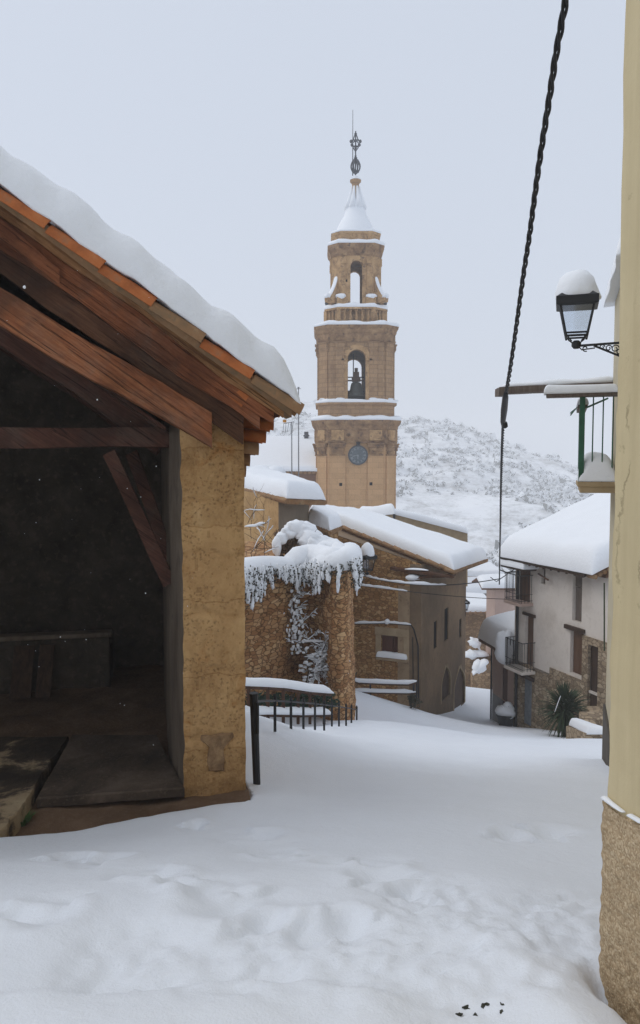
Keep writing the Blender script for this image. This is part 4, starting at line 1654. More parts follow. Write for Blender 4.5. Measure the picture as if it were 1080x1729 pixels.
for h, sN in NUM.items():
    a = R(90 - 30 * h)
    rad = Vector((math.cos(a), 0, math.sin(a))); tan = Vector((math.sin(a), 0, -math.cos(a)))
    c0 = cc + rad * cr * .70 + Vector((0, -.115, 0))
    hh, st = cr * .21, cr * .055
    wd = {'I': 1, 'V': 2.0, 'X': 2.0}
    tot = sum(wd[x] for x in sN) * st
    x = -tot / 2
    for chh in sN:
        w_ = wd[chh] * st
        m0 = x + w_ / 2
        if chh == 'I':
            mb.box(c0 + tan * m0, (st * .5, .02, hh), (tan, Vector((0, 1, 0)), rad))
        elif chh == 'X':
            for sg in (-1, 1):
                d = (rad * hh + tan * sg * w_ * .7).normalized()
                mb.box(c0 + tan * m0 + Vector((0, -.004 * (sg + 1), 0)), (st * .5, .02, hh), (d.cross(Vector((0, 1, 0))), Vector((0, 1, 0)), d))
        else:
            for sg in (-1, 1):
                d = (rad * hh + tan * sg * w_ * .4).normalized()
                mb.box(c0 + tan * (m0 + sg * w_ * .2) + Vector((0, -.004 * (sg + 1), 0)), (st * .5, .02, hh), (d.cross(Vector((0, 1, 0))), Vector((0, 1, 0)), d))
        x += w_
for k in range(60):
    a = R(6 * k)
    rad = Vector((math.cos(a), 0, math.sin(a)))
    mb.box(cc + rad * cr * .845 + Vector((0, -.115, 0)), (.02, .02, .05), (rad.cross(Vector((0, 1, 0))), Vector((0, 1, 0)), rad))
nm = mb.build('numerals', M['clock_mark'], clk)
mb = MB()
for deg, L, wv in ((193, .62, .05), (268, .42, .07)):
    a = R(deg)
    rad = Vector((math.cos(a), 0, math.sin(a)))
    mb.box(cc + rad * cr * (L * .42) + Vector((0, -.14 - .01 * (deg > 200), 0)), (wv, .02, cr * L), (rad.cross(Vector((0, 1, 0))), Vector((0, 1, 0)), rad))
mb.build('clock_hand', M['clock_mark'], clk)
mb = MB()
mb.box(P(604.5, 749.5, TF - .2), (.3, .34, .3)); mb.box(P(604.5, 747, TF - .26), (.36, .4, .06))
mb.build('clock_lamp', M['iron'], tower, bevel=.02)

# bell hung in the belfry
bell = thing('church_bell', 'dark bell hanging from its yoke inside the tower arch', 'bell', (TX, TD - 2.3, zb2 + .5))
mb = MB()
zb = zb2 + .55
mb.lathe([(.78, zb), (.8, zb + .08), (.66, zb + .3), (.52, zb + .65), (.46, zb + 1.0), (.38, zb + 1.18), (.12, zb + 1.26)], (TX, TD - 2.3, 0), 24)
mb.build('bell_body', M['bronze'], bell, smooth=True)
mb = MB()
zy = zb + 1.27
mb.box((TX, TD - 2.3, zy + .2), (.75, .26, .4)); mb.box((TX, TD - 2.3, zy + .62), (.5, .24, .42)); mb.box((TX, TD - 2.3, zy + 1.0), (.28, .22, .32))
mb.box((TX, TD - 2.3, zy + .1), (1.9, .12, .12))
mb.build('yoke', M['wood_dark'], bell, bevel=.03)
mb = MB()
for sx in (-.34, .34):
    mb.box((TX + sx * 2.2, TD - 1.4, zb2 + 1.6), (.1, .1, 3.2))
mb.box((TX, TD - 1.4, zb2 + 2.3), (1.6, .09, .09)); mb.box((TX - .2, TD - 1.3, zb2 + 2.2), (.09, .09, 4.2))
mb.box((TX, TD - 1.4, zb2 + .6), (2.4, .3, 1.1))
mb.build('bell_frame', M['iron'], bell)
# ------------------------------------------------------------------ lantern builder (parts under one Empty)
def lantern(name, label, base, w, h, arm_to, group=None, snow_h=.33, scroll=True, iron=None, glass=True):
    """base: bottom knob of the lantern; w: hood width; h: knob to hood height; arm_to: wall point"""
    iron = iron or M['iron']
    L = thing(name, label, 'lamp', arm_to, group)
    b = Vector(base)
    d = (Vector(arm_to) - b); d.z = 0; d.normalize()
    s = Vector((-d.y, d.x, 0))
    k = w / .45

    def sq(hw, z):
        return [b + d * (sx * hw) + s * (sy * hw) + UP * z for sx, sy in ((-1, -1), (1, -1), (1, 1), (-1, 1))]
    zf = h * .20                       # bottom of the glazed box
    zt = h * .80                       # under the hood
    hb, ht = w * .235, w * .39
    mb = MB()
    mb.lathe([(.03 * k, -.03 * k), (.055 * k, 0), (.055 * k, .035 * k), (.03 * k, .06 * k)], b, 10)
    for c0, c1 in zip(sq(.05 * k, .05 * k), sq(hb * .86, zf)):
        mb.tube([c0, (c0 + c1) / 2 + (c1 - b - UP * zf) * .12, c1], .008 * k, 6)
    for z, hw in ((zf, hb), (zf + .03 * k, hb * 1.06)):
        q = sq(hw, z)
        for i in range(4):
            mb.tube([q[i], q[(i + 1) % 4]], .011 * k, 6)
    for c0, c1 in zip(sq(hb * 1.02, zf - .02), sq(ht, zt)):
        mb.tube([c0, c1], .013 * k, 6)
    mb.build('frame', iron, L)
    if glass:
        mb = MB()
        q0, q1 = sq(hb * .97, zf + .015), sq(ht * .96, zt)
        for i in range(4):
            j = (i + 1) % 4
            n_ = ((q0[i] + q0[j]) / 2 - b); n_.z = 0; n_.normalize()
            mb.extrude([q0[i], q0[j], q1[j], q1[i]], n_ * -.003)
        mb.build('pane', M['glass'], L)
    mb = MB()
    mb.loft([sq(ht * 1.05, zt), sq(w * .5, zt + .012 * k), sq(w * .5, h - .006 * k), sq(w * .47, h), sq(w * .2, h + .1 * k)])
    hood = mb.build('hood', iron, L, bevel=.004 * k)
    mb = MB()
    pr = [(.50, 0.0), (.515, .06), (.50, .2), (.455, .42), (.37, .65), (.25, .84), (.12, .96), (.02, 1.0)]
    mb.lathe([(r * w * 1.02, z * snow_h) for r, z in pr], b + UP * (h - .015 * k), 28, .05 * k, int(base[0] * 10))
    mb.build('snow_cap', M['snow'], hood, smooth=True)
    # arm and scroll bracket
    a1 = Vector(arm_to)
    a0 = b + UP * .0
    mb = MB()
    Ln = (a1 - a0).length
    t_ = (a1 - a0).normalized()
    mb.box((a0 + a1) / 2, (Ln, .022 * k, .024 * k), (t_, s, t_.cross(s)))
    if scroll:
        low = a1 - UP * .16 * k - d * .0
        mb.tube([a0.lerp(a1, .38) - UP * .01, low], .012 * k, 6)
        mb.box(a1 - UP * .06 * k + d * .0, (.02, .05 * k, .26 * k), (d, s, UP))
        for f0, r0, dz in ((.56, .03, -.035), (.70, .035, -.05), (.84, .045, -.062), (.93, .035, -.10)):
            c = a0.lerp(a1, f0) + UP * dz * k
            pts = [c + (d * math.cos(a) + UP * math.sin(a)) * (r0 * k * (1 - a / 11)) for a in np.linspace(0, 7.5, 20)]
            mb.tube(pts, .0065 * k, 5)
        c = a0.lerp(a1, .2) - UP * .035 * k
        pts = [c + (d * math.cos(a) + UP * math.sin(a)) * (.035 * k * (.4 + a / 9)) for a in np.linspace(0, 5.2, 16)]
        mb.tube(pts, .007 * k, 5)
        mb.tube([a0 + UP * .02, a0 + d * .06 * k - UP * .045 * k, a0 + d * .2 * k - UP * .03 * k], .008 * k, 5)
    mb.build('bracket', iron, L)
    return L


t = NT('lamp_glass')
t.b.inputs['Transmission Weight'].default_value = 0
tr_ = t.n('ShaderNodeBsdfTransparent', {'Color': (.93, .95, .97, 1)})
gl_ = t.n('ShaderNodeBsdfGlossy', {'Color': (.9, .93, .97, 1), 'Roughness': .05})
ms_ = t.n('ShaderNodeMixShader', {0: .08, 1: tr_.outputs[0], 2: gl_.outputs[0]})
t.t.links.new(ms_.outputs[0], t.t.nodes['Material Output'].inputs['Surface'])
M['glass'] = t.m

# ------------------------------------------------------------------ corner house C (stone front, plastered side)
cX = (712 - 540) / F * 25
CS = Frame((cX, 25), (.415, .91))                 # side facade, s runs away down the street
CF = Frame((cX - .91 * 7, 25 + .415 * 7), (.91, -.415))   # front facade, corner at s = 7
zc0 = P(712, 1206, 25).z - 1.2
E1 = P(765, 966, 24.45); E2 = P(821, 946, 31.2); F1 = P(594, 908, 26.0)
rn = (E2 - E1).cross(F1 - E1).normalized()
if rn.z < 0:
    rn = -rn


def croof(x, y):
    return E1.z - (rn.x * (x - E1.x) + rn.y * (y - E1.y)) / rn.z


house = thing('stone_house', 'brown stone corner house with slit windows and pointed doorways under a snowy roof', 'house', (cX, 25, zc0 + 1.2))
LS = 6.1
zec = min(croof(CS.pt(0, 0).x, CS.pt(0, 0).y), croof(CS.pt(LS, 0).x, CS.pt(LS, 0).y)) - .12
# front wall with the window opening, raking top
ws0, wz1 = CF.hit(643, 1072); ws1, wz0 = CF.hit(681, 1112)
mb = MB()
CF.wall(mb, 0, 7, zc0, zec, [(ws0, ws1, wz0, wz1)], .2)
a, b = CF.pt(0, zec), CF.pt(7, zec)
mb.poly([a, b, CF.pt(7, croof(b.x, b.y) - .1), CF.pt(0, croof(a.x, a.y) - .1)])
mb.build('front_wall', M['rubble_c'], house)
# body behind
mb = MB()
pA, pB, pC, pD = CF.pt(0, 0, -.25), CF.pt(6.75, 0, -.25), CS.pt(LS - .05, 0, -.25), CF.pt(0, 0, -.25) + CS.e * LS
mb.prism([(p.x, p.y) for p in (pA, pB, pC, pD)], zc0, [croof(p.x, p.y) - .12 for p in (pA, pB, pC, pD)])
mb.build('core_wall', M['plaster_c'], house)
# side wall with slits and pointed doors
holes = []
def pxhole(fr, x0, y0, x1, y1):
    s0, za = fr.hit(x0, (y0 + y1) / 2); s1, zb_ = fr.hit(x1, (y0 + y1) / 2)
    xm = (x0 + x1) / 2
    _, zt_ = fr.hit(xm, y0); _, zl = fr.hit(xm, y1)
    return (min(s0, s1), max(s0, s1), min(zl, zt_), max(zl, zt_))
slits = [pxhole(CS, 732, 1049, 737.5, 1095), pxhole(CS, 750, 1027, 756.5, 1081), pxhole(CS, 775, 1045, 778.5, 1076)]
doors = [pxhole(CS, 745.5, 1126, 760, 1180), pxhole(CS, 766.5, 1128, 784, 1196)]
mb = MB()
top_s = lambda s: croof(CS.pt(s, 0).x, CS.pt(s, 0).y) - .1
CS.wall(mb, 0.0, LS, zc0, zec, slits + [(d[0], d[1], d[2], d[3]) for d in doors], .2)
mb.poly([CS.pt(0, zec), CS.pt(LS, zec), CS.pt(LS, top_s(LS)), CS.pt(0, top_s(0))])
for d in doors:                                    # pointed heads above the rectangular openings
    pass
mb.build('side_wall', M['plaster_c'], house)
# pointed heads: corner fillets filling the top corners of each door opening
mb = MB(); md = MB()
for i, d in enumerate(doors):
    s0, s1, z0, z1 = d
    md.mark(); md.extrude([CS.pt(s0, z0, -.07), CS.pt(s1, z0, -.07), CS.pt(s1, z1, -.07), CS.pt(s0, z1, -.07)], CS.n * -.05)
    H = min(.75, (z1 - z0) * .5)
    n = 6
    for sg in (0, 1):
        pts = []
        for k in range(n + 1):
            q = k / n
            x = (s1 - s0) / 2 * (1 - (1 - q) ** 1.0 * 1) if 0 else (s1 - s0) / 2 * (q ** 1.9)
            pts.append((x, z1 - H + H * q))
        pr = [(0.0, z1)] + [((s0 + x) if sg == 0 else (s1 - x), z) for x, z in pts]
        pr[0] = (s0, z1) if sg == 0 else (s1, z1)
        mb.mark(); mb.extrude([CS.pt(x, z, -.003) for x, z in pr], CS.n * -.06)
mb.build_each('door_arch', M['plaster_c'], house)
for d in doors:
    s0, s1, z0, z1 = d
    H = min(.75, (z1 - z0) * .5)
    bw = .12
    ms2 = MB()
    for sg in (0, 1):
        inn = [((s1 - s0) / 2 * ((k / 6) ** 1.9), z1 - H + H * k / 6) for k in range(7)]
        inn = [(0, z0)] + inn
        for (x0, a0), (x1, a1) in zip(inn, inn[1:]):
            q = [(x0, a0), (x0 - bw, a0), (x1 - bw, a1 + (bw if a1 > z1 - .01 else 0)), (x1, a1)]
            ms2.extrude([CS.pt((s0 + x) if sg == 0 else (s1 - x), z, .012) for x, z in q], CS.n * -.06)
    ms2.build('door_surround', M['surround'], house)
md.build_each('door', m_noise('old_dark_door', [(.3, (.06, .036, .022)), (.7, (.11, .065, .04))], 4, .8), house)
mg = MB()
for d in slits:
    mg.mark(); CS.box(mg, d[0] + .002, d[1] - .002, d[2] + .01, d[3] - .01, -.19, -.035)  # dark boxes added to blacken the slits
mg.build_each('slit_shade_box', M['slit_shade'], house)
# roughly plastered warm patch panels beside doors are in the material; the corner quoin
mb = MB()
CS.box(mb, -.02, .34, zc0, top_s(.1) - .02, .0, .018)
CF.box(mb, 6.62, 7.02, zc0, top_s(.0) - .02, .0, .02)
mb.build('quoin', M['plaster_c'], house, bevel=.02)
# front plaster field at right third
mb = MB()
s_a, _ = CF.hit(640, 1100)
CF.box(mb, CF.hit(672, 1000)[0], 6.615, zc0, CF.hit(690, 990)[1], -.05, .012)
mb.build('plaster_patch', m_noise('warm_plaster', [(.3, (.24, .165, .095)), (.5, (.32, .225, .135)), (.7, (.38, .28, .17))], 1.5, bump=.5, bscale=10, speck=(.16, .105, .06), sscale=7, samt=.7), house)
# window: shutters, surround, sill, snow
mb = MB()
mid = (ws0 + ws1) / 2
for a, b in ((ws0 + .01, mid - .012), (mid + .012, ws1 - .01)):
    mb.mark(); CF.box(mb, a, b, wz0 + .01, wz1 - .01, -.16, -.09)
sh = mb.build_each('shutter', M['wood_red'], house, bevel=.006)
mb = MB()
CF.box(mb, ws0 - .22, ws1 + .2, wz1, wz1 + .27, -.1, .03)
CF.box(mb, ws0 - .19, ws0 - .003, wz0 - .05, wz1 - .003, -.1, .025)
CF.box(mb, ws1 + .003, ws1 + .19, wz0 - .05, wz1 - .003, -.1, .025)
CF.box(mb, ws0 - .14, ws1 + .14, wz0 - .1, wz0 - .003, -.1, .12)
wsur = mb.build('window_surround', M['surround'], house, bevel=.015)
mb = MB()
mb.snow_slab([CF.pt(ws0 - .13, wz0, .14), CF.pt(ws1 + .14, wz0, .14), CF.pt(ws1 + .14, wz0, -.08), CF.pt(ws0 - .13, wz0, -.08)], .15, .06, 3, .2, .1, ns=4)
mb.build('sill_snow', M['snow'], wsur, smooth=True)
# cable run and drop pipe on the front
mb = MB()
q = [CF.hit(560, 1050), CF.hit(600, 1053), CF.hit(655, 1052), CF.hit(694, 1055)]
cable = [CF.pt(s, z, .04) for s, z in q]
drop = [CF.pt(*CF.hit(699, 1062), .04), CF.pt(*CF.hit(706, 1090), .04), CF.pt(*CF.hit(707, 1178), .04)]
mb.tube(cable + drop, .022, 6)
mb.tube([CF.pt(*CF.hit(697, 1075), .04), CF.pt(*CF.hit(698, 1170), .04)], .014, 6)
wcab = mb.build('wall_cable', M['cable'], house)
mb = MB()
mb.snow_bar([p + UP * .015 for p in cable], .09, .07, 4, .6, .08)
mb.blob(CF.pt(*CF.hit(654, 1049), .05), (.1, .07, .09), 3)
mb.build('cable_snow', M['snow'], wcab, smooth=True)
# roof
K1 = E1; K2 = E2
def roof_pt(px, py):
    return hit(px, py, E1, rn)
R1 = roof_pt(520, 868); R2 = roof_pt(606, 874)
mb = MB()
n_ = rn
q = [K1, K2, R2, R1]
mb.loft([[p - n_ * .1 for p in q], [p - n_ * .01 for p in q]])
roof_ = mb.build('roof', M['wood_brown'], house)
mb = MB()
eave_v = (K2 - K1)
for k in range(26):                                 # tile ends along the eave and rake
    p = K1 + eave_v * (k / 25)
    up_ = (R2 - K2).normalized()
    mb.tube([p - n_ * .0 + up_ * -.05, p + up_ * .3], .07, 8)
rk = (R1 - K1)
for k in range(14):
    p = K1 + rk * (k / 14)
    q_ = K1 + rk * ((k + 1.1) / 14)
    mb.tube([p - UP * .0, q_ + UP * .04], .075, 8)
mb.build('roof_tile_edge', M['tile_old'], roof_, smooth=True)
mb = MB()
q = [K1 + n_ * .06, K2 + n_ * .06, R2 + n_ * .03, R1 + n_ * .03]
mb.snow_slab(q, .42, .26, 12, .13, .22, ns=.8)
mb.build('snow_layer', M['snow'], roof_, smooth=True)
# eave soffit board on the front (the reddish lean beam under the corner)
mb = MB()
a = CF.pt(*CF.hit(662, 958), .1); b = E1 - UP * .14
mb.plank(a, b, CF.n, UP, .25, .09, 3, .02, 10)
mb.plank(CF.pt(*CF.hit(700, 975), .05), E1.lerp(E2, .03) - UP * .1, CF.n, UP, .3, .07, 4, .02, 8)
mb.build('eave_board', M['board_brown'], house)
mb = MB()
mb.blob(CF.pt(*CF.hit(699, 974), .15), (.26, .16, .1), 5)
mb.snow_bar([CF.pt(*CF.hit(686, 960), .16), CF.pt(*CF.hit(725, 962), .16)], .2, .06, 2)
mb.build('ledge_snow', M['snow'], house, smooth=True)

# lamps on that house
lp = P(620, 969, 25.2)
lantern('wall_lamp', 'black wall lantern with a tall snow cone on the stone house front', lp, .47, .62, CF.pt(CF.hit(590, 970)[0], lp.z + .02, .02), 'street lanterns on the house walls', .46)
lp = P(784, 1033, 30.6)
lantern('wall_lamp', 'tiny black lantern at the far corner of the stone house, above the white valley', lp, .36, .42, CS.pt(LS - .1, lp.z, .0) , 'street lanterns on the house walls', .06)

# parapet wall beyond the roof
par = thing('parapet_wall', 'long sloping tan stone parapet capped with snow behind the corner house roof', 'wall', P(700, 930, 36))
mb = MB()
pts = [P(664, 868, 36), P(789, 901, 36), P(789, 990, 36), P(664, 990, 36)]
mb.extrude(pts, Vector((0, .5, 0)))
pts = [P(612, 876, 38.2), P(664, 868, 36), P(664, 990, 36), P(612, 990, 38.2)]
mb.extrude([p + Vector((-.01, 0, 0)) for p in pts], Vector((.2, .5, 0)))
mb.build('masonry', M['surround'], par)
mb = MB()
mb.snow_slab([P(663, 868, 35.9), P(790, 901, 35.9), P(790, 901, 36.6), P(663, 868, 36.6)], .3, .2, 6, .2, .2)
mb.snow_slab([P(604, 874, 37.6), P(666, 868, 35.8), P(668, 868, 37), P(606, 872, 39)], .5, .3, 7, .2, .2)
mb.build('snow_layer', M['snow'], par, smooth=True)
mb = MB()
mb.tube([P(665, 868, 35.85), P(665, 884, 35.85)], .06, 6)
mb.build('pipe', M['iron'], par)

# ------------------------------------------------------------------ ochre house on the left and its lean-to
hb = thing('ochre_house', 'ochre and grey cornered house under a thick overhanging slab of roof snow', 'house', P(470, 985, 21))
c1 = P(470, 900, 21); l1 = P(385, 900, 23.4); r1 = P(521, 900, 22.6); bk = Vector((-.8, 27, 0))
A_, B_, C2_, D_ = P(395, 823, 23.6), P(484, 845, 20.5), P(549, 847.5, 22.4), P(436, 806, 26.5)
mb = MB()
mb.poly([(l1.x, l1.y, -6), (c1.x, c1.y, -6), (c1.x, c1.y, B_.z + .05), (l1.x, l1.y, A_.z)])
mb.build('front_wall', M['ochre'], hb)
mb = MB()
mb.poly([(c1.x, c1.y, -6), (r1.x, r1.y, -6), (r1.x, r1.y, C2_.z), (c1.x, c1.y, B_.z + .05)])
mb.poly([(r1.x, r1.y, -6), (bk.x, bk.y, -6), (bk.x, bk.y, C2_.z + .4), (r1.x, r1.y, C2_.z)])
mb.poly([(bk.x, bk.y, -6), (l1.x, l1.y, -6), (l1.x, l1.y, A_.z), (bk.x, bk.y, C2_.z + .4)])
mb.build('side_wall', M['grey_render'], hb)
mb = MB()
q = [A_, B_, C2_, D_]
mb.loft([[p - UP * .1 for p in q], [p + UP * .02 for p in q]])
for k in range(22):
    p = B_.lerp(C2_, k / 21)
    mb.tube([p + Vector((0, -.03, -.02)), p + Vector((-.3, .35, .05))], .065, 8)
for k in range(12):
    p = A_.lerp(B_, k / 12); p2 = A_.lerp(B_, (k + 1) / 12)
    mb.tube([p, p2 - UP * .02], .07, 8)
roof_ = mb.build('roof', M['tile_old'], hb)
mb = MB()
mb.snow_slab([p + UP * .05 for p in (A_, B_, C2_, D_)], .44, .34, 4, .14, .2, ns=1.1)
mb.build('snow_layer', M['snow'], roof_, smooth=True)
mb = MB()
cp = P(462, 815, 25.5)
mb.box(cp, (.5, .4, .6))
ch = mb.build('chimney', M['stone_far'], hb)
mb = MB(); mb.blob(P(462, 803, 25.5), (.42, .4, .3), 3, 14, 10, .3)
mb.build('chimney_snow', M['snow'], ch, smooth=True)

lt = thing('lean_to', 'low stone lean-to with a snow-covered tiled roof corner beside the ochre house', 'shed', P(545, 960, 23.5))
A_, B_, C2_, D_ = P(519, 884, 22.6), P(556, 899, 22.0), P(577, 890, 23.4), P(530, 868, 25)
mb = MB()
q = [A_, B_, C2_, D_]
mb.loft([[p - UP * .09 for p in q], [p for p in q]])
for k in range(9):
    p = B_.lerp(C2_, k / 8)
    mb.tube([p + Vector((0, -.03, -.01)), p + Vector((-.3, .3, .06))], .06, 8)
    p = A_.lerp(B_, k / 8)
    mb.tube([p + Vector((0, -.03, -.01)), p + Vector((0, .3, .06))], .06, 8)
roof_ = mb.build('roof', M['tile_old'], lt)
mb = MB()
mb.snow_slab([p + UP * .04 for p in q], .36, .17, 9, .14, .12, ns=1.5)
mb.build('snow_layer', M['snow'], roof_, smooth=True)
mb = MB()
w4 = [P(524, 900, 22.9), P(556, 906, 22.4), P(571, 900, 23.4), P(540, 890, 25)]
mb.prism([(p.x, p.y) for p in w4], -6, [p_.z - .09 for p_ in q])
mb.build('wall', M['rubble_c'], lt)

# ------------------------------------------------------------------ church nave behind, with antennas before it
nv = thing('church_nave', 'low brick church nave with tile eaves under a smooth snowy roof left of the tower', 'church', (-6, 70, tz(900)))
ye, yr = 66.2, 76
zE, zR = P(480, 797.5, ye).z, P(480, 742, yr).z
mb = MB()
mb.prism([(-26, ye + .3), (TX - TA + .05, ye + .3), (TX - TA + .05, 86), (-26, 86)], -16, zE - .05)
mb.build('wall', M['brick_far'], nv)
mb = MB()
mb.extrude([Vector((-26, ye, zE)), Vector((-26, yr, zR)), Vector((-26, 86, zE)), Vector((-26, 86, zE - .2)), Vector((-26, ye, zE - .1))], Vector((26 + TX - TA + .04, 0, 0)))
x = -12.0
while x < TX - TA - .2:
    mb.tube([Vector((x, ye - .14, zE - .05)), Vector((x, ye + .4, zE + .05))], .13, 8)
    x += .37
roof_ = mb.build('roof', M['tile_old'], nv)
mb = MB()
mb.snow_slab([Vector((-26, ye - .05, zE + .08)), Vector((TX - TA + .03, ye - .05, zE + .08)), Vector((TX - TA + .03, yr + .6, zR + .02)), Vector((-26, yr + .6, zR + .02))], .42, .35, 3, .1, .7, ('u1', 'u0'))
mb.build('snow_layer', M['snow'], roof_, smooth=True)
mb = MB()
mb.box(P(517, 743, 75.5) + UP * .2, (.4, .4, 1.2)); mb.lathe([(.3, 0), (.3, .12), (.05, .3)], P(517, 737, 75.5), 8)
mb.build('chimney', M['grey_iron'], nv)

M['mast'] = m_flat('antenna_metal', (.22, .22, .225), .5)
def antenna(px, d, ytop, ybot, yagi, label):
    b, tp = P(px, ybot, d), P(px, ytop, d)
    tp.x = b.x
    a = thing('tv_antenna', label, 'antenna', b, 'aerial masts on the ochre house roof')
    mb = MB(); mb.tube([b, tp], [.022, .016], 6); mb.build('mast', M['mast'], a)
    mb = MB()
    if yagi:
        mb.tube([tp + Vector((-.25, -.1, -.05)), tp + Vector((.08, 0, .02))], .012, 5)
        for k in range(5):
            c = tp + Vector((-.25 + .075 * k, -.1 + .022 * k, -.05 + .015 * k))
            mb.tube([c + UP * .0, c + Vector((-.03, 0, -.34 + .03 * k))], .008, 5)
        mb.build('antenna_elements', M['mast'], a)
        mb = MB(); mb.box(tp + Vector((-.22, -.12, .03)), (.11, .08, .09)); mb.build('amplifier_box', m_flat('orange_plastic', (.5, .22, .03)), a, bevel=.01)
    else:
        mb.box(tp, (.06, .06, .05)); mb.tube([tp + Vector((-.08, 0, -.03)), tp + Vector((.08, 0, -.03))], .008, 5)
        mb.build('antenna_elements', M['mast'], a)
antenna(492.5, 24.6, 713, 820, True, 'thin aerial mast with downward rods and an orange box, left of another mast')
antenna(504, 24.8, 655, 822, False, 'taller bare thin aerial mast, nearest the church tower')

# ------------------------------------------------------------------ garden retaining wall, curved rubble
plan = [(180, 14.2), (380, 15.6), (413, 16.2), (440, 16.6), (465, 16.9), (485, 17.2), (500, 17.4), (515, 17.5), (532, 17.4), (546, 17.1), (555, 16.75), (563, 16.45), (574, 16.3), (584, 16.5), (589, 17.0), (591, 18.2), (592, 21)]
pl2 = [((px - 540) / F * d, d) for px, d in plan]
dense = []
for (a, b) in zip(pl2, pl2[1:]):
    k = max(2, int(math.hypot(b[0] - a[0], b[1] - a[1]) / .07))
    dense += [(a[0] + (b[0] - a[0]) * i / k, a[1] + (b[1] - a[1]) * i / k) for i in range(k)]
dense.append(pl2[-1])
wall_top = lambda x: np.interp(x, [pl2[2][0], pl2[5][0], pl2[9][0], pl2[13][0]], [P(413, 968, 16.2).z, P(485, 966, 17.2).z, P(546, 958, 17.3).z, P(584, 958, 16.35).z])
gw = thing('garden_wall', 'curved rubble retaining wall draped with snow and frosted creepers beyond the picket fence', 'wall', (pl2[9][0], pl2[9][1], -4.2))
mb = MB()
nzr = 60
N = len(dense)
vs, fs = [], []
for i, (x, y) in enumerate(dense):
    a = dense[max(0, i - 1)]; b = dense[min(N - 1, i + 1)]
    tn = Vector((b[0] - a[0], b[1] - a[1], 0)).normalized()
    nn = Vector((tn.y, -tn.x, 0))
    zt_ = float(wall_top(x))
    for j in range(nzr + 1):
        z = -4.9 + (zt_ + 4.9) * j / nzr
        p = Vector((x, y, z))
        bulge = .07 * nz(p, 2.2, 1) + .05 * nz((p.x, p.y, p.z * 1.6), 6, 2)
        bat = .12 * (1 - j / nzr)
        # the undercut hollow where the climber grows
        hol = math.exp(-((x - (520 - 540) / F * 17.6) / .42) ** 2) * math.exp(-((z + 3.3) / .75) ** 2)
        vs.append(p + nn * (bulge + bat - .34 * hol))
for i in range(N - 1):
    for j in range(nzr):
        a = i * (nzr + 1) + j
        fs.append((a, a + nzr + 1, a + nzr + 2, a + 1))
mb.add(vs, fs)
mb.poly([(x, y, float(wall_top(x)) - .02) for x, y in dense] + [(pl2[0][0], 21, -.4)])
mb.build('masonry', M['rubble'], gw, smooth=True)
# snow on the wall top
mb = MB()
path = []
for i, (x, y) in enumerate(dense[::4]):
    path.append(Vector((x, y + .22, float(wall_top(x)) - .03)))
mb.snow_bar(path[:-8], .62, .36, 7, .25, .12, 8)
mb.snow_bar([p + Vector((.05, -.02, .1)) for p in path[len(path) // 2 - 4:-16]], .6, .42, 9, .3, .12, 8)
mb.build('snow_layer', M['snow'], gw, smooth=True)

# creepers hanging over the wall: dark tufts with snow stuck along each strand
rnd = random.Random(11)
cr_ = thing('hanging_creeper', 'snow-clotted dark creepers hanging from the top of the garden wall', 'creeper', (pl2[6][0], pl2[6][1], -1.6))
ml, mw_, mst = MB(), MB(), MB()
for k in range(270):
    i = int(rnd.random() ** .8 * (N - 30)) + 4
    x, y = dense[i]
    px = 540 + F * x / y
    a, b = dense[max(0, i - 1)], dense[min(N - 1, i + 1)]
    tn = Vector((b[0] - a[0], b[1] - a[1], 0)).normalized(); nn = Vector((tn.y, -tn.x, 0))
    if nn.y > .3 or px > 587 or px < 385:
        continue
    L = (.12 + .36 * rnd.random()) * (1.25 if px > 545 else .9) * (1.9 if px < 432 and rnd.random() < .35 else 1) * (.75 if 455 < px < 475 else 1)
    zt_ = float(wall_top(x)) + .05
    p = Vector((x, y, zt_)) + nn * (.16 + .08 * rnd.random())
    q = [p + nn * .02, p + nn * .06 - UP * L * .4 + tn * .05 * (rnd.random() - .5), p + nn * .05 - UP * L + tn * .18 * (rnd.random() - .5)]
    mst.tube(q, .008, 4)
    n = int(L / .085) + 1
    for j in range(n):
        t_ = j / n
        c = q[0].lerp(q[1], t_ * 2) if t_ < .5 else q[1].lerp(q[2], t_ * 2 - 1)
        if rnd.random() < .66:
            mw_.blob(c + nn * .03 + tn * .03 * (rnd.random() - .5), (.022 + .03 * rnd.random(), .03, .06 + .10 * rnd.random()), rnd.random() * 50, 7, 7, .75)
        for _ in range(9):
            e = Vector((rnd.gauss(0, 1), rnd.gauss(0, 1), rnd.gauss(0, 1))).normalized()
            e2 = e.orthogonal().normalized()
            cc_ = c + Vector((rnd.gauss(0, .05), rnd.gauss(0, .04), rnd.gauss(0, .05)))
            ml.add([cc_ - e * .028, cc_ + e2 * .018, cc_ + e * .028, cc_ - e2 * .018], [(0, 1, 2, 3)])
mst.build('stem', M['twig'], cr_)
ml.build('foliage', M['ivy'], cr_)
mw_.build('snow_clump', M['snow'], cr_, smooth=True)


def leaves(mb, c, rad, n, size, rnd):
    for _ in range(n):
        v = Vector((rnd.gauss(0, 1), rnd.gauss(0, 1), rnd.gauss(0, 1))).normalized() * (rnd.random() ** .4)
        p = Vector(c) + Vector((v.x * rad[0], v.y * rad[1], v.z * rad[2]))
        e = Vector((rnd.gauss(0, 1), rnd.gauss(0, 1), rnd.gauss(0, 1))).normalized(); e2 = e.orthogonal().normalized()
        s = size * (.6 + .8 * rnd.random())
        mb.add([p - e * s, p + e2 * s * .5, p + e * s, p - e2 * s * .5], [(0, 1, 2, 3)])


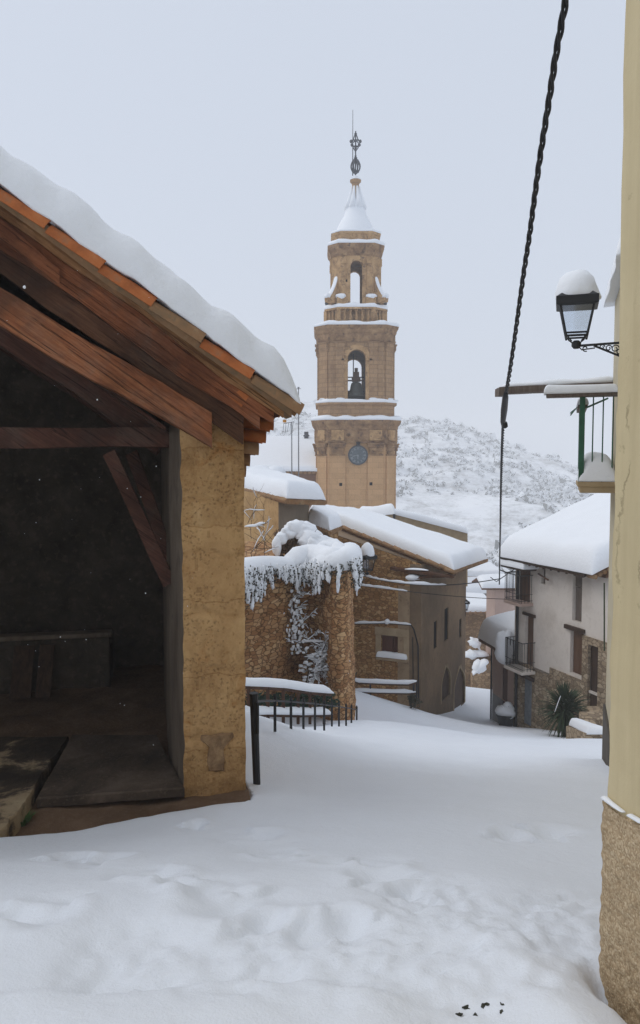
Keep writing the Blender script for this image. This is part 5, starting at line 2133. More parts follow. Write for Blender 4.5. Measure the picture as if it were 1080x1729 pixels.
# big bush on the bank, buried in snow with a brown hollow
bs = thing('buried_bush', 'large bush smothered in snow with brown dead leaves showing in its hollow', 'bush', P(510, 965, 18.4))
mb = MB()
leaves(mb, P(497, 928, 18.5), (.44, .3, .33), 900, .05, rnd)
leaves(mb, P(475, 950, 18.2), (.2, .2, .14), 200, .045, rnd)
leaves(mb, P(478, 905, 18.9), (.25, .2, .2), 200, .045, rnd)
mb.build('foliage', M['dry_leaf'], bs)
mb = MB()
for k in range(40):
    a = P(495 + rnd.gauss(0, 10), 955, 18.4); b = P(495 + rnd.gauss(0, 22), 905 + rnd.gauss(0, 12), 18.3)
    mb.tube([a, (a + b) / 2 + Vector((rnd.gauss(0, .05), 0, 0)), b], [.012, .009, .005], 4)
mb.build('stem', M['twig'], bs)
mb = MB()
def lump(px, py, d, r, sq=(1, 1, .8), seed=0):
    mb.blob(P(px, py, d), (r * sq[0], r * sq[1], r * sq[2]), seed, 14, 10, .35)
for i, a in enumerate([(468, 922, 18.2, .12, (1, 1, 1.9)), (474, 909, 18.3, .17), (486, 900, 18.4, .2), (500, 893, 18.5, .27), (514, 898, 18.5, .3), (524, 912, 18.4, .33), (534, 926, 18.3, .35, (1, 1, 1)), (520, 940, 18.2, .26), (548, 925, 18.3, .34), (562, 930, 18.1, .36),
                        (574, 938, 17.8, .34), (580, 950, 17.4, .28), (556, 948, 17.8, .36), (535, 950, 17.9, .32), (545, 938, 18, .36), (478, 950, 18, .14, (1.5, 1, .6)), (462, 957, 17.9, .16, (1.6, 1, .7)), (440, 960, 17.6, .14, (1.8, 1, .6)), (511, 952, 17.9, .2)]):
    lump(*a, seed=i * 1.3)
mb.build('snow_layer', M['snow'], bs, smooth=True)

# climbing shrub in the hollow, frosted
def twigs(mb_t, mb_s, p, d, L, r, depth, rnd, snow=.8):
    n = 4
    pts = [p]
    q = Vector(p); dd = Vector(d).normalized()
    for i in range(n):
        dd = (dd + Vector((rnd.gauss(0, .22), rnd.gauss(0, .18), rnd.gauss(0, .18)))).normalized()
        q = q + dd * (L / n)
        pts.append(q.copy())
    mb_t.tube(pts, [r * (1 - .6 * i / n) for i in range(n + 1)], 5)
    if rnd.random() < snow:
        mb_s.snow_bar([x + UP * r * .5 for x in pts], max(.022, r * 2.6), max(.022, r * 2.4), rnd.random() * 40, .5, .06, 5)
    if depth > 0:
        for i in range(1, n + 1):
            for _ in range(2):
                if rnd.random() < .75:
                    twigs(mb_t, mb_s, pts[i], dd + Vector((rnd.gauss(0, .8), rnd.gauss(0, .5), rnd.gauss(.1, .6))), L * .55, r * .6, depth - 1, rnd, snow)


cs_ = thing('climbing_shrub', 'leaning bare shrub coated in snow against the hollow of the garden wall', 'shrub', P(520, 1150, 17.0))
mt, msn = MB(), MB()
trunk = [P(518, 1158, 16.9), P(523, 1135, 16.9), P(516, 1110, 16.95), P(506, 1085, 17.0), P(498, 1060, 17.1), P(497, 1035, 17.2)]
mt.tube(trunk, [.055, .05, .045, .04, .03, .02], 7)
msn.snow_bar([trunk[0] + UP * .02, trunk[1] + UP * .03], .16, .1, 2, .3)
for i, (p, dd, L, r, dp) in enumerate([(trunk[2], (1, -.1, .12), .7, .028, 3), (trunk[2], (.8, -.2, -.1), .6, .024, 3), (trunk[3], (.7, -.1, -.35), .55, .022, 3), (trunk[1], (1, -.1, .2), .6, .022, 3), (trunk[3], (-.8, 0, .3), .28, .016, 1),
                                     (trunk[4], (.6, -.1, .35), .4, .018, 2), (trunk[4], (-.3, -.1, .8), .4, .016, 2), (trunk[5], (.1, -.1, .9), .42, .014, 2), (trunk[5], (.5, -.1, .7), .3, .012, 1), (trunk[1], (.9, -.2, .3), .5, .02, 2)]):
    twigs(mt, msn, p, dd, L, r, dp, rnd)
mt.build('branch', M['twig'], cs_)
for px, py, r in ((512, 1098, .12), (505, 1082, .09), (522, 1128, .16), (527, 1140, .14), (519, 1152, .13), (545, 1108, .13), (533, 1112, .12), (556, 1105, .1), (540, 1120, .1)):
    for q_ in range(12):
        msn.blob(P(px + rnd.gauss(0, 6), py + rnd.gauss(0, 5), 16.9 + rnd.gauss(0, .08)), (r * .34, r * .3, r * .2), px + q_, 8, 6, .6)
for _ in range(90):
    msn.blob(P(498 + rnd.gauss(0, 6), 1060 + rnd.gauss(0, 26), 17.0 + rnd.gauss(0, .06)), (.016 + .03 * rnd.random(), .03, .02 + .03 * rnd.random()), rnd.random() * 9, 6, 5, .5)
msn.build('snow_layer', M['snow'], cs_, smooth=True)

# bare twigs showing past the pillar, in front of the ochre house
bt = thing('bare_shrub', 'thin leafless shrub with snow on its twigs before the ochre house', 'shrub', P(425, 960, 17.4))
mt, msn = MB(), MB()
for p0, p1, r in (((430, 965), (420, 885), .016), ((420, 890), (447, 882), .012), ((418, 884), (432, 838), .01), ((424, 910), (445, 850), .008), ((445, 965), (470, 905), .012), ((452, 930), (440, 860), .008)):
    a, b = P(*p0, 17.4), P(*p1, 17.3)
    twigs(mt, msn, a, b - a, (b - a).length, r * .8, 1, rnd, .3)
mt.build('branch', M['twig'], bt)
msn.snow_bar([P(413, 889, 17.3), P(430, 889, 17.3), P(447, 883, 17.3)], .13, .06, 3, .4, .06)
msn.build('snow_layer', M['snow'], bt, smooth=True)

# ------------------------------------------------------------------ railings
def snowy_rail(name, label, a_top, a_low, posts, d0, d1, mat_post, snow_w, snow_hh, postr=.03):
    r_ = thing(name, label, 'railing', a_low[0] - UP * .4)
    mb = MB(); mb.tube(a_top, .04, 6); mb.build('top_rail', M['rust'], r_)
    mb = MB(); mb.tube(a_low, .035, 6); mb.build('lower_rail', M['rust'], r_)
    for p in posts:
        mb = MB(); mb.box(((p[0] + p[1]) / 2), (postr * 2, postr * 2, (p[1] - p[0]).length)); mb.build('post', mat_post, r_)
    mb = MB(); mb.snow_bar([p + UP * .03 for p in a_top], snow_w, snow_hh, 4, .25, .12)
    mb.mark(); mb.snow_bar([p + UP * .03 for p in a_low], snow_w, snow_hh * .9, 6, .25, .12)
    mb.build_each('snow_layer', M['snow'], r_, smooth=True)
    return r_


dr = lambda px: np.interp(px, [330, 416, 560], [11.9, 13.0, 15.4])
top = [P(px, py, dr(px)) for px, py in ((330, 1160), (405, 1159), (452, 1161), (482, 1163), (520, 1169), (558, 1172))]
low = [P(px, py, dr(px)) for px, py in ((330, 1208), (405, 1208), (452, 1207), (500, 1208), (556, 1207))]
posts = []
for px in (420, 452, 478, 503, 523, 547):
    posts.append((P(px, 1222, dr(px) - .03), P(px, np.interp(px, [416, 482, 558], [1150, 1154, 1162]), dr(px) - .03)))
snowy_rail('garden_railing', 'rusty railing with two thick snow-laden rails below the garden wall', top, low, posts, 13, 15.4, M['rust'], .26, .15)
# snow bank and evergreen under it
mb = MB()
for k in range(7):
    px = 425 + 22 * k
    leaves(mb, P(px, 1183, dr(px) + .5), (.2, .15, .16), 90, .05, rnd)
tag(mb.build('evergreen_shrub', m_noise('evergreen', [(.3, (.015, .03, .02)), (.7, (.035, .065, .045))], 8)), 'dark evergreen shrub growing low behind the snowy rails', 'shrub')

# picket fence in front
pk = [(464, 1229, 9.2), (491, 1226, 9.9), (512, 1227, 10.6), (531.5, 1226, 11.3), (547, 1227, 12.0), (560, 1220, 12.7), (572, 1220, 13.4), (584, 1219, 14.1), (593, 1217, 14.8), (602, 1214, 15.5)]
fc = thing('picket_fence', 'low black iron picket fence half buried in snow beside the shed pillar', 'fence', P(520, 1228, 11))
for k, (px, py, d) in enumerate(pk):
    a = P(px, py + 6, d); b = P(px, np.interp(k, [0, 9], [1181, 1196]), d)
    mb = MB(); mb.box((a + b) / 2, (.034, .026, (b - a).length)); mb.lathe([(.017, 0), (.022, .03), (.002, .075)], b - UP * .005, 8)
    mb.build('picket', M['iron'], fc)
mb = MB()
mb.tube([P(430, 1184, 6.75)] + [P(px, np.interp(k, [0, 9], [1183, 1198]), d) for k, (px, py, d) in enumerate(pk)], .012, 6)
mb.build('rail', M['iron'], fc)
mb = MB()
a, b = P(433.5, 1326, 6.6), P(428, 1170, 6.6)
mb.tube([a, b], [.032, .036], 10); mb.tube([b.lerp(a, .0) + UP * .0, b - UP * .02], .04, 10)
mb.tube([P(434, 1238, 6.56), P(434, 1186, 6.56)], .018, 6)
mb.build('end_post', M['iron'], fc)

# rail in front of the stone house
dq = lambda px: np.interp(px, [590, 704], [23.6, 22.9])
top = [P(px, py, dq(px)) for px, py in ((592, 1148), (606, 1153), (650, 1155), (690, 1156), (703, 1152))]
low = [P(px, py, dq(px)) for px, py in ((592, 1168), (640, 1170), (690, 1171), (702, 1170))]
posts = [(P(px, 1180, dq(px)), P(px, 1150, dq(px))) for px in (594, 625, 698, 703)]
snowy_rail('house_railing', 'black two-bar railing with snow along the foot of the stone house', top, low, posts, 23, 23, M['iron'], .14, .12, .025)
mb = MB()
for px, py, r in ((592, 1140, .16), (588, 1150, .14), (700, 1185, .2), (695, 1178, .12)):
    leaves(mb, P(px, py, 22.6), (r, r, r), 120, .05, rnd)
tag(mb.build('frosted_weeds', M['ivy']), 'dark frosted weeds at the ends of the house railing', 'weeds')

# ------------------------------------------------------------------ snow-strung wires across the street
def wire(name, label, pix, r, snow, seed):
    pts = [P(*q) for q in pix]
    # smooth it
    fine = []
    for i in range(len(pts) - 1):
        p0, p1, p2, p3 = pts[max(0, i - 1)], pts[i], pts[i + 1], pts[min(len(pts) - 1, i + 2)]
        for k in range(8):
            t_ = k / 8
            fine.append(.5 * ((2 * p1) + (p2 - p0) * t_ + (2 * p0 - 5 * p1 + 4 * p2 - p3) * t_ ** 2 + (3 * p1 - p0 - 3 * p2 + p3) * t_ ** 3))
    fine.append(pts[-1])
    wr = thing(name, label, 'wire', fine[0])
    mb = MB(); mb.tube(fine, r, 6); mb.build('wire', M['cable'], wr)
    if snow:
        mb = MB(); mb.snow_bar([p + UP * r * .5 for p in fine[:int(len(fine) * snow)]], .07, .07, seed, .7, .12, 5)
        mb.build('snow_layer', M['snow'], wr, smooth=True)


wire('overhead_wire', 'upper sagging wire clotted with snow between the stone house lantern and the white house', [(606, 970, 25.4), (640, 979, 25), (690, 986, 24.5), (740, 988, 24.8), (790, 985, 25.5), (845, 977, 26.5)], .018, .66, 3)
wire('overhead_wire', 'lower thin wire crossing the brown stone house front under another wire', [(604, 988, 25.3), (650, 994, 25), (710, 1001, 24.6), (760, 1006, 25), (815, 1010, 26), (866, 1012, 27)], .012, .35, 5)
# ------------------------------------------------------------------ white house down the street
WF = Frame(((872 - 540) / F * 27, 27), (.322, -.946))
wh = thing('white_house', 'white plastered house with two balconies, wooden shutters and a rubble base under deep roof snow', 'house', WF.pt(1.5, P(900, 1230, 26).z))
ws_end = 6.2
s_near_eave, z_near_eave = WF.hit(985, 967, .62)
s_far_eave, z_far_eave = WF.hit(842, 942, .62)
ze = (z_near_eave + z_far_eave) / 2
zg = P(900, 1230, 26).z - 1.5


def wpx(x0, y0, x1, y1):
    return pxhole(WF, x0, y0, x1, y1)


H_top = wpx(873, 948, 895, 1021)
H_small = wpx(912.5, 953, 920.5, 986)
H_mid = wpx(885.5, 1040, 900, 1126)
H_win = wpx(966, 968, 982, 1050)
H_panel = wpx(962, 1062, 984.5, 1140)
H_door = wpx(880, 1146, 897, 1226)
H_dark = wpx(994, 1090, 1011, 1198)
zw_top = ze + .55
zb1 = WF.hit(932, 1139)[1]
mb = MB()
upper = [H_top, H_small, H_mid, H_win, H_panel]
WF.wall(mb, 0, ws_end, zb1, zw_top, [h for h in upper] + [(H_dark[0] - .27, ws_end - .001, zb1, H_dark[3] + .2)], .2)
mb.build('plaster_wall', M['white'], wh)
mb = MB()
WF.wall(mb, 0, ws_end, zg, zb1 - .003, [(H_door[0], H_door[1], max(zg, H_door[2]), min(H_door[3], zb1 - .01)), (H_dark[0], H_dark[1], H_dark[2], zb1 - .003)], .2)
sa, sb_, sc_ = WF.hit(903, 1140)[0], WF.hit(929, 1140)[0], WF.hit(961, 1140)[0]
WF.box(mb, sb_, sc_, zg, WF.hit(945, 1133)[1], -.05, .05)      # raised rubble step in the base
WF.box(mb, sc_, WF.hit(985, 1140)[0], zg, WF.hit(975, 1140)[1] - .1, -.05, .04)
WF.box(mb, H_dark[0] - .28, H_dark[0] - .005, zg, H_dark[3] + .22, -.05, .06)
WF.box(mb, H_dark[0] - .003, H_dark[1] + .003, H_dark[3] + .003, H_dark[3] + .22, -.05, .055)
WF.box(mb, H_dark[1] + .005, ws_end, zg, H_dark[3] + .22, -.05, .06)
mb.build('rubble_base', M['rubble_w'], wh)
# body
mb = MB()
bd = -WF.n
q = [WF.pt(0, 0, -.22), WF.pt(ws_end, 0, -.22), WF.pt(ws_end, 0, -9), WF.pt(0, 0, -9)]
rs = .40
mb.prism([(p.x, p.y) for p in q], zg, [ze + .05, ze + .05, ze + 9 * rs, ze + 9 * rs])
mb.build('core_wall', M['white'], wh)


def leaf_door(name, h, mat_, n, gap=.012, inset=.12, parent=wh, fr=WF):
    mb = MB()
    w_ = (h[1] - h[0]) / n
    for k in range(n):
        fr.box(mb, h[0] + w_ * k + gap / 2, h[0] + w_ * (k + 1) - gap / 2, h[2] + .01, h[3] - .01, -inset - .04, -inset + .02 * (k % 2) * .3)
    return mb.build(name, mat_, parent, bevel=.005)


leaf_door('balcony_door', H_top, M['wood_brown'], 4)
leaf_door('shutter', H_small, M['wood_grey'], 1)
leaf_door('balcony_door', H_mid, M['wood_brown'], 2)
leaf_door('shutter', (H_win[0], H_win[1], H_win[2], H_win[2] + (H_win[3] - H_win[2]) * .7), M['wood_grey'], 3)
leaf_door('shutter', (H_win[0], H_win[1], H_win[2] + (H_win[3] - H_win[2]) * .71, H_win[3]), M['wood_grey'], 2, inset=.1)
leaf_door('panel_door', H_panel, M['wood_brown'], 2)
leaf_door('front_door', H_door, m_flat('blue_grey_door', (.2, .23, .26), .6), 2)
mb = MB(); WF.box(mb, H_dark[0] + .004, H_dark[1] - .004, H_dark[2], H_dark[3] - .004, -.19, -.06)
mb.build('front_door', M['wood_dark'], wh)
mb = MB()
l0, l1 = WF.hit(955, 1057)[0], WF.hit(988, 1057)[0]
zl = WF.hit(962, 1059)[1]
WF.box(mb, l0, l1, zl - .06, zl + .07, -.05, .09); mb.mark()
WF.box(mb, H_mid[0] - .1, H_mid[1] + .12, H_mid[3] + .002, H_mid[3] + .1, -.05, .06); mb.mark()
WF.box(mb, H_door[0] - .1, H_door[1] + .15, H_door[3] + .003, H_door[3] + .14, -.05, .05)
mb.build_each('lintel', M['wood_dark'], wh, bevel=.01)
mb = MB()                                         # eave rafters and brown timber at the near end
for k in range(12):
    s = s_far_eave + .2 + (s_near_eave - s_far_eave - .3) * k / 11
    p0 = WF.pt(s, ze - .06, .58); p1 = WF.pt(s, ze + .2, -.2)
    mb.plank(p0, p1, WF.e, UP, .08, .1, k, .006, 3)
mb.build('eave_rafter', M['wood_dark'], wh)
# roof
n3 = (WF.n * rs + UP).normalized()
def rp(s, w_, dz=0.0):
    """roof point: w_ metres behind the facade"""
    return WF.pt(s, ze + (w_ + .62) * rs + dz, -w_)
s0r, s1r = s_far_eave, s_near_eave
wr = 7.0
q = [rp(s0r, -.62), rp(s1r, -.62), rp(s1r, wr), rp(s0r, wr)]
mb = MB()
mb.loft([[p - UP * .07 for p in q], [p + UP * .04 for p in q]])
q2 = [rp(s0r, wr), rp(s1r, wr), WF.pt(s1r, ze, -wr * 2), WF.pt(s0r, ze, -wr * 2)]
mb.loft([[p - UP * .07 for p in q2], [p + UP * .04 for p in q2]])
roof_ = mb.build('roof', M['wood_dark'], wh)
mb = MB()
qq = [p + UP * .05 for p in (rp(s0r - .03, -.70), rp(s1r + .45, -.66), rp(s1r + .45, wr), rp(s0r - .03, wr))]
mb.snow_slab(qq, .62, .42, 8, .09, .2, ns=.6)
mb.build('snow_layer', M['snow'], roof_, smooth=True)
mb = MB()
for k in range(8):                                 # tile ends and a timber bracket at the near gable
    p = rp(s1r + .05, -.5 + .16 * k, -.08)
    mb.tube([p, p + WF.e * .35], .07, 8)
mb.build('gable_tile', M['tile_old'], wh, smooth=True)
mb = MB()
mb.plank(WF.pt(s1r + .2, ze + .02, .1), WF.pt(s1r + .2, ze + .1, -.9), WF.e, UP, .3, .2, 3, .02, 5)
mb.build('gable_beam', M['wood_brown'], wh)


def balcony(name, far, near, slab_y, rail_y, outw, mat_slab, mat_rail, bars, snow, parent):
    s0, zs = WF.hit(far, slab_y[0]); s1, zs1 = WF.hit(near, slab_y[1])
    z = (zs + zs1) / 2
    zr = z + rail_y
    b = thing(name, snow, 'balcony', WF.pt(s0, z)) if False else None
    mb = MB(); WF.box(mb, s0, s1, z - .1, z, 0.005, outw)
    slab_ = mb.build(name + '_slab', mat_slab, parent, bevel=.015)
    mb = MB()
    o = outw - .04
    for h in (zr, z + .08, z + .3):
        mb.tube([WF.pt(s0 + .03, h, .02), WF.pt(s0 + .03, h, o), WF.pt(s1 - .03, h, o), WF.pt(s1 - .03, h, .02)], .016 if h == zr else .01, 6)
    n = bars
    for k in range(n + 1):
        p = WF.pt(s0 + .03 + (s1 - s0 - .06) * k / n, 0, o)
        mb.tube([Vector((p.x, p.y, z)), Vector((p.x, p.y, zr))], .009, 5)
    for e in (s0 + .03, s1 - .03):
        for k in range(4):
            p = WF.pt(e, 0, o * (k + .5) / 4)
            mb.tube([Vector((p.x, p.y, z)), Vector((p.x, p.y, zr))], .009, 5)
    mb.build(name + '_railing', mat_rail, slab_)
    return s0, s1, z, zr, o


s0, s1, z, zr, o = balcony('balcony', 872.5, 900, (1009, 1020), .95, .55, M['pink'], M['iron'], 12, '', wh)
mb = MB()
WF.box(mb, s0 - .1, s1 + .3, zr + .20, zr + .26, .1, .62)
can_ = mb.build('balcony_canopy', M['wood_dark'], wh)
mb = MB()
mb.snow_slab([WF.pt(s0 - .15, zr + .27, .68), WF.pt(s1 + .35, zr + .27, .66), WF.pt(s1 + .35, zr + .27, .05), WF.pt(s0 - .15, zr + .27, .05)], .2, .1, 3, .2, .15)
mb.build('canopy_snow', M['snow'], can_, smooth=True)
mb = MB()
mb.tube([WF.pt(s1 + .3, zr + .1, .03), WF.pt(s1 + 1.3, zr + .05, .35)], .03, 6)
mb.build('timber_pole', M['wood_brown'], wh)
s0, s1, z, zr, o = balcony('balcony', 873, 904, (1118, 1136), .98, .55, M['white'], M['iron'], 16, '', wh)
mb = MB()
mb.blob(WF.pt(s0 - .25, z + .55, .35), (.36, .3, .62), 4, 14, 10, .25)
mb.build('snow_clump', M['snow'], wh, smooth=True)
mb = MB()
for s in (s0 + .0, WF.hit(873, 1180)[0] + .02):
    mb.tube([WF.pt(s, zg, .06), WF.pt(s, ze - .1, .06)], .035, 6)
mb.build('downpipe', M['iron'], wh)

# ------------------------------------------------------------------ pink house beyond it
pk0 = P(830, 1216, 29.4); pk1 = P(873, 1216, 27.2)
PF = Frame((pk0.x, pk0.y), (pk1.x - pk0.x, pk1.y - pk0.y))
PL = (pk1 - pk0); PL.z = 0; PL = PL.length
ph = thing('pink_house', 'small pink house with grey plinth and dark red door beneath a plump snow block', 'house', PF.pt(PL / 2, P(850, 1218, 28.5).z))
zg2 = P(830, 1216, 29).z - 1.2
zt2_ = PF.hit(835, 1083)[1]
zpl = PF.hit(850, 1183)[1]
hd = pxhole(PF, 846.5, 1128, 856.5, 1190)
mb = MB(); PF.wall(mb, 0, PL + .3, zpl, zt2_, [(hd[0], hd[1], zpl, hd[3])], .12)
mb.poly([PF.pt(0, zpl), PF.pt(0, zt2_), PF.pt(0, zt2_, -4), PF.pt(0, zpl, -4)])
mb.build('wall', M['pink'], ph)
mb = MB(); PF.wall(mb, 0, PL + .3, zg2, zpl - .003, [(hd[0], hd[1], hd[2] - .4, zpl - .003)], .12)
mb.poly([PF.pt(0, zg2), PF.pt(0, zpl), PF.pt(0, zpl, -4), PF.pt(0, zg2, -4)])
mb.build('plinth', M['grey_plinth'], ph)
leaf_door('door', (hd[0], hd[1], hd[2] - .4, hd[3]), M['wood_red'], 1, parent=ph, fr=PF, inset=.05)
mb = MB(); mb.tube([PF.pt(.03, zg2, .06), PF.pt(.03, zt2_, .06)], .035, 6)
mb.build('downpipe', M['iron'], ph)
za, zb = PF.hit(816, 1085, .45)[1], PF.hit(868, 1076, .45)[1]
a_, b_ = PF.pt(-.35, za + .05, .45), PF.pt(PL + .1, za + .05, .45)
q = [a_, b_, b_ - PF.n * 3.2 + UP * .7, a_ - PF.n * 3.2 + UP * .7]
mb = MB(); mb.loft([[p - UP * .1 for p in q], [p for p in q]]); roof_ = mb.build('roof', M['wood_brown'], ph)
mb = MB(); mb.snow_slab([p + UP * .02 for p in q], .78, .26, 5, .1, .2); mb.build('snow_layer', M['snow'], roof_, smooth=True)

# ------------------------------------------------------------------ far roofs and walls in the gap
def far_house(name, label, x0, x1, d, ywall, yeave, yridge, depth, mw_, mroof, xr0, xr1, snow=.45, tiles=True):
    """front wall between photo columns x0, x1 at distance d; eave and ridge at those rows"""
    a, b = P(x0, yeave, d), P(x1, yeave, d)
    h = thing(name, label, 'house', ((a.x + b.x) / 2, d, -14))
    mb = MB(); mb.prism([(a.x, d), (b.x, d), (b.x, d + depth * 2), (a.x, d + depth * 2)], -18, a.z)
    mb.build('wall', mw_, h)
    r0, r1 = P(xr0, yeave, d - .3), P(xr1, yeave, d - .3)
    zr = P(x0, yridge, d + depth).z
    q = [r0, r1, Vector((r1.x, d + depth, zr)), Vector((r0.x, d + depth, zr))]
    q2 = [q[3], q[2], Vector((r1.x, d + 2 * depth + .3, a.z)), Vector((r0.x, d + 2 * depth + .3, a.z))]
    mb = MB()
    for k in (q, q2):
        mb.loft([[p + UP * .0 for p in k], [p + UP * .1 for p in k]])
    if tiles:
        n = int((r1.x - r0.x) / .3)
        for k in range(n + 1):
            p = r0.lerp(r1, k / max(1, n))
            mb.tube([p + Vector((0, -.12, .03)), p + Vector((0, .4, .12))], .1, 8)
    roof_ = mb.build('roof', mroof, h)
    mb = MB()
    mb.snow_slab([p + UP * .1 for p in q], snow, .3, x0 * .1, .2, .4)
    mb.build('snow_layer', M['snow'], roof_, smooth=True)
    return h


M['grey_stone'] = m_noise('grey_gable', [(.3, (.2, .19, .17)), (.7, (.29, .27, .245))], 1.5)
far_house('village_house', 'far ochre stone house with a row of tile ends under its roof snow', 776, 842, 50, 1166, 1036, 1010, 3.2, M['stone_far'], M['tile_old'], 776, 838, .35)
far_house('village_house', 'grey-walled far house behind the ochre stone house, snow on its roof', 770, 838, 62, 1030, 1004, 985, 3, M['grey_stone'], M['grey_stone'], 768, 826, .5, False)
far_house('village_house', 'pinkish far house with a dark overhanging eave, left of the upper iron balcony', 836, 880, 45, 1060, 996, 978, 1.2, M['pink'], M['wood_brown'], 813, 880, .3, False)
far_house('village_house', 'farthest low house, only its white roof showing below the hillside', 770, 860, 80, 1000, 975, 958, 6, M['grey_stone'], M['tile_old'], 768, 852, .6, False)
rw = thing('ruined_wall', 'broken low stone wall with slanting snow-covered stubs before the far ochre house', 'wall', P(805, 1165, 46))
mb = MB()
pts = [P(780, 1164, 46), P(832, 1164, 46), P(832, 1106, 46), P(815, 1108, 46), P(806, 1088, 46), P(797, 1082, 46), P(792, 1104, 46), P(780, 1106, 46)]
mb.extrude([Vector((p.x, 46, min(p.z, 50))) for p in pts[:2]] + pts[2:], Vector((0, .6, 0)))
mb.extrude([P(797, 1138, 45.2), P(824, 1116, 45.2), P(832, 1120, 45.2), P(832, 1175, 45.2), P(797, 1175, 45.2)], Vector((0, .6, 0)))
mb.build('masonry', M['stone_far'], rw)
mb = MB()
def fsnow(a, b, w_, h):
    mb.mark(); mb.snow_bar([P(*a), P(*b)], w_, h, a[0] * .3, .55, .2); mb.blob(P(*a).lerp(P(*b), .4) + UP * .1, (w_ * .45, .4, h * .8), a[0], 10, 7, .5)
fsnow((794, 1078, 46.2), (812, 1102, 46.2), .8, .35)
fsnow((780, 1108, 46), (824, 1106, 46), .8, .4)
fsnow((797, 1138, 45.3), (823, 1117, 45.3), .9, .5)
mb.build_each('snow_layer', M['snow'], rw, smooth=True)

# ------------------------------------------------------------------ things by the white house
pb = P(853, 1222, 26.9)
pt_ = thing('planter_tub', 'round dark tub heaped with snow in front of the pink house', 'planter', pb)
mb = MB(); mb.lathe([(.24, 0), (.30, .34), (.34, .36), (.34, .42), (.28, .42), (.27, .3)], pb - UP * .05, 18)
mb.build('tub', M['pot'], pt_, smooth=False)
mb = MB(); mb.blob(pb + UP * .45, (.36, .36, .24), 3, 14, 10, .3); mb.blob(pb + Vector((.06, -.05, .66)), (.17, .17, .15), 5, 10, 8, .4); mb.blob(pb + Vector((-.18, -.1, .5)), (.18, .16, .14), 8, 10, 8, .4)
mb.build('snow_cap', M['snow'], pt_, smooth=True)
mb = MB()
for k in range(12):
    a = rnd.random() * 6.28
    mb.tube([pb + UP * .45, pb + Vector((math.cos(a) * .25, math.sin(a) * .25, .62 + .15 * rnd.random()))], [.008, .004], 4)
mb.build('twig', M['twig'], pt_)

yb = P(952, 1236, 21.2)
yu = thing('yucca_plant', 'spiky dark green yucca plant before the rubble base of the white house', 'plant', yb)
mb = MB()
hd_ = yb + UP * .62
for k in range(400):
    a = rnd.random() * 6.283
    el = R(-62 + 150 * rnd.random() ** .8)
    L = .55 + .36 * rnd.random()
    d = Vector((math.cos(a) * math.cos(el), math.sin(a) * math.cos(el), math.sin(el)))
    s = Vector((-math.sin(a), math.cos(a), 0)) * (.022 + .012 * rnd.random())
    b0 = hd_ + d * .06 + UP * (.25 * (rnd.random() - .5))
    m1 = b0 + d * L * .55; tip = b0 + d * L - UP * (.12 * L + .1 * rnd.random() * L)
    nn = d.cross(s).normalized() * .008
    mb.add([b0 - s * .7, b0 + s * .7, m1 + s, m1 - s, tip, b0 + nn, m1 + nn], [(0, 5, 6, 3), (5, 1, 2, 6), (3, 6, 4), (6, 2, 4)])
mb.build('leaves', M['leaf'], yu)
mb = MB(); mb.tube([yb - UP * .3, yb + UP * .3, hd_], [.09, .08, .07], 8)
mb.build('trunk', M['twig'], yu)
mb = MB()
for px, py in ((938, 1196), (941, 1188), (936, 1202)):
    p = P(px, py, 20.7); mb.snow_bar([p, p + Vector((.08, 0, .22))], .035, .03, px, .4, .05)
mb.build('snow_dust', M['snow'], yu, smooth=True)

# stone steps and low planter
st = thing('stone_steps', 'rough tan stone steps beside the dark doorway of the white house', 'steps', P(1000, 1240, 19.5))
mb = MB()
for (x0, y0, x1, y1, d, dd) in ((981, 1211, 1018, 1245, 19.6, .5), (996, 1203, 1018, 1215, 20.2, .6), (985, 1219, 1003, 1240, 19.3, .3)):
    a, b = P(x0, y0, d), P(x1, y1, d)
    mb.prism([(a.x, d), (b.x, d - .15), (b.x + .1, d + dd), (a.x + .1, d + dd)], b.z - .8, a.z)
mb.build('step', M['rubble_w'], st, bevel=.04)
plb = thing('stone_planter', 'low stone kerb topped by a wedge of snow at the foot of the yucca', 'planter', P(985, 1242, 18.6))
mb = MB()
q = [P(955, 1238, 19.0), P(990, 1246, 17.6), P(1024, 1246, 17.4), P(968, 1228, 19.5)]
mb.prism([(p.x, p.y) for p in q], P(960, 1250, 19).z - .6, [P(955, 1226, 19.0).z, P(990, 1238, 17.6).z, P(1024, 1238, 17.4).z, P(968, 1223, 19.5).z])
mb.build('kerb', M['rubble_w'], plb)
mb = MB()
mb.snow_slab([P(960, 1224, 18.95), P(990, 1240, 17.6), P(1026, 1240, 17.3), P(972, 1222, 19.6)], .16, .15, 5, .15, .15)
mb.build('snow_layer', M['snow'], plb, smooth=True)

# ------------------------------------------------------------------ second house on the right: sliver, lantern, balcony
K2p = P(1033, 600, 10)
HF = Frame((3.70, 10.0), (-.287 * 1.0, -.957))       # s runs towards the viewer, n faces the street
kx = (1036.5 - 540) / F
HF = Frame((P(1036.5, 560, 10).x, 10.0), (-.30, -.954))
h2 = thing('cream_house', 'cream plastered house edge with a snowy balcony beyond the near yellow wall', 'house', HF.pt(.5, -2.6))
z_top2 = P(1037, 512, 10).z
mb = MB()
q = [HF.pt(0, 0), HF.pt(5.6, 0), HF.pt(5.6, 0, -3.2), HF.pt(0, 0, -3.2)]
mb.prism([(p.x, p.y) for p in q], -3.6, z_top2)
M['cream'] = m_noise('cream_plaster', [(.3, (.46, .4, .28)), (.7, (.56, .5, .36))], 1.2, bump=.25, bscale=16, speck=(.36, .31, .21), sscale=7, samt=.3)
mb.build('wall', M['cream'], h2)
mb = MB()
pz = P(1021, 1190, 10).z
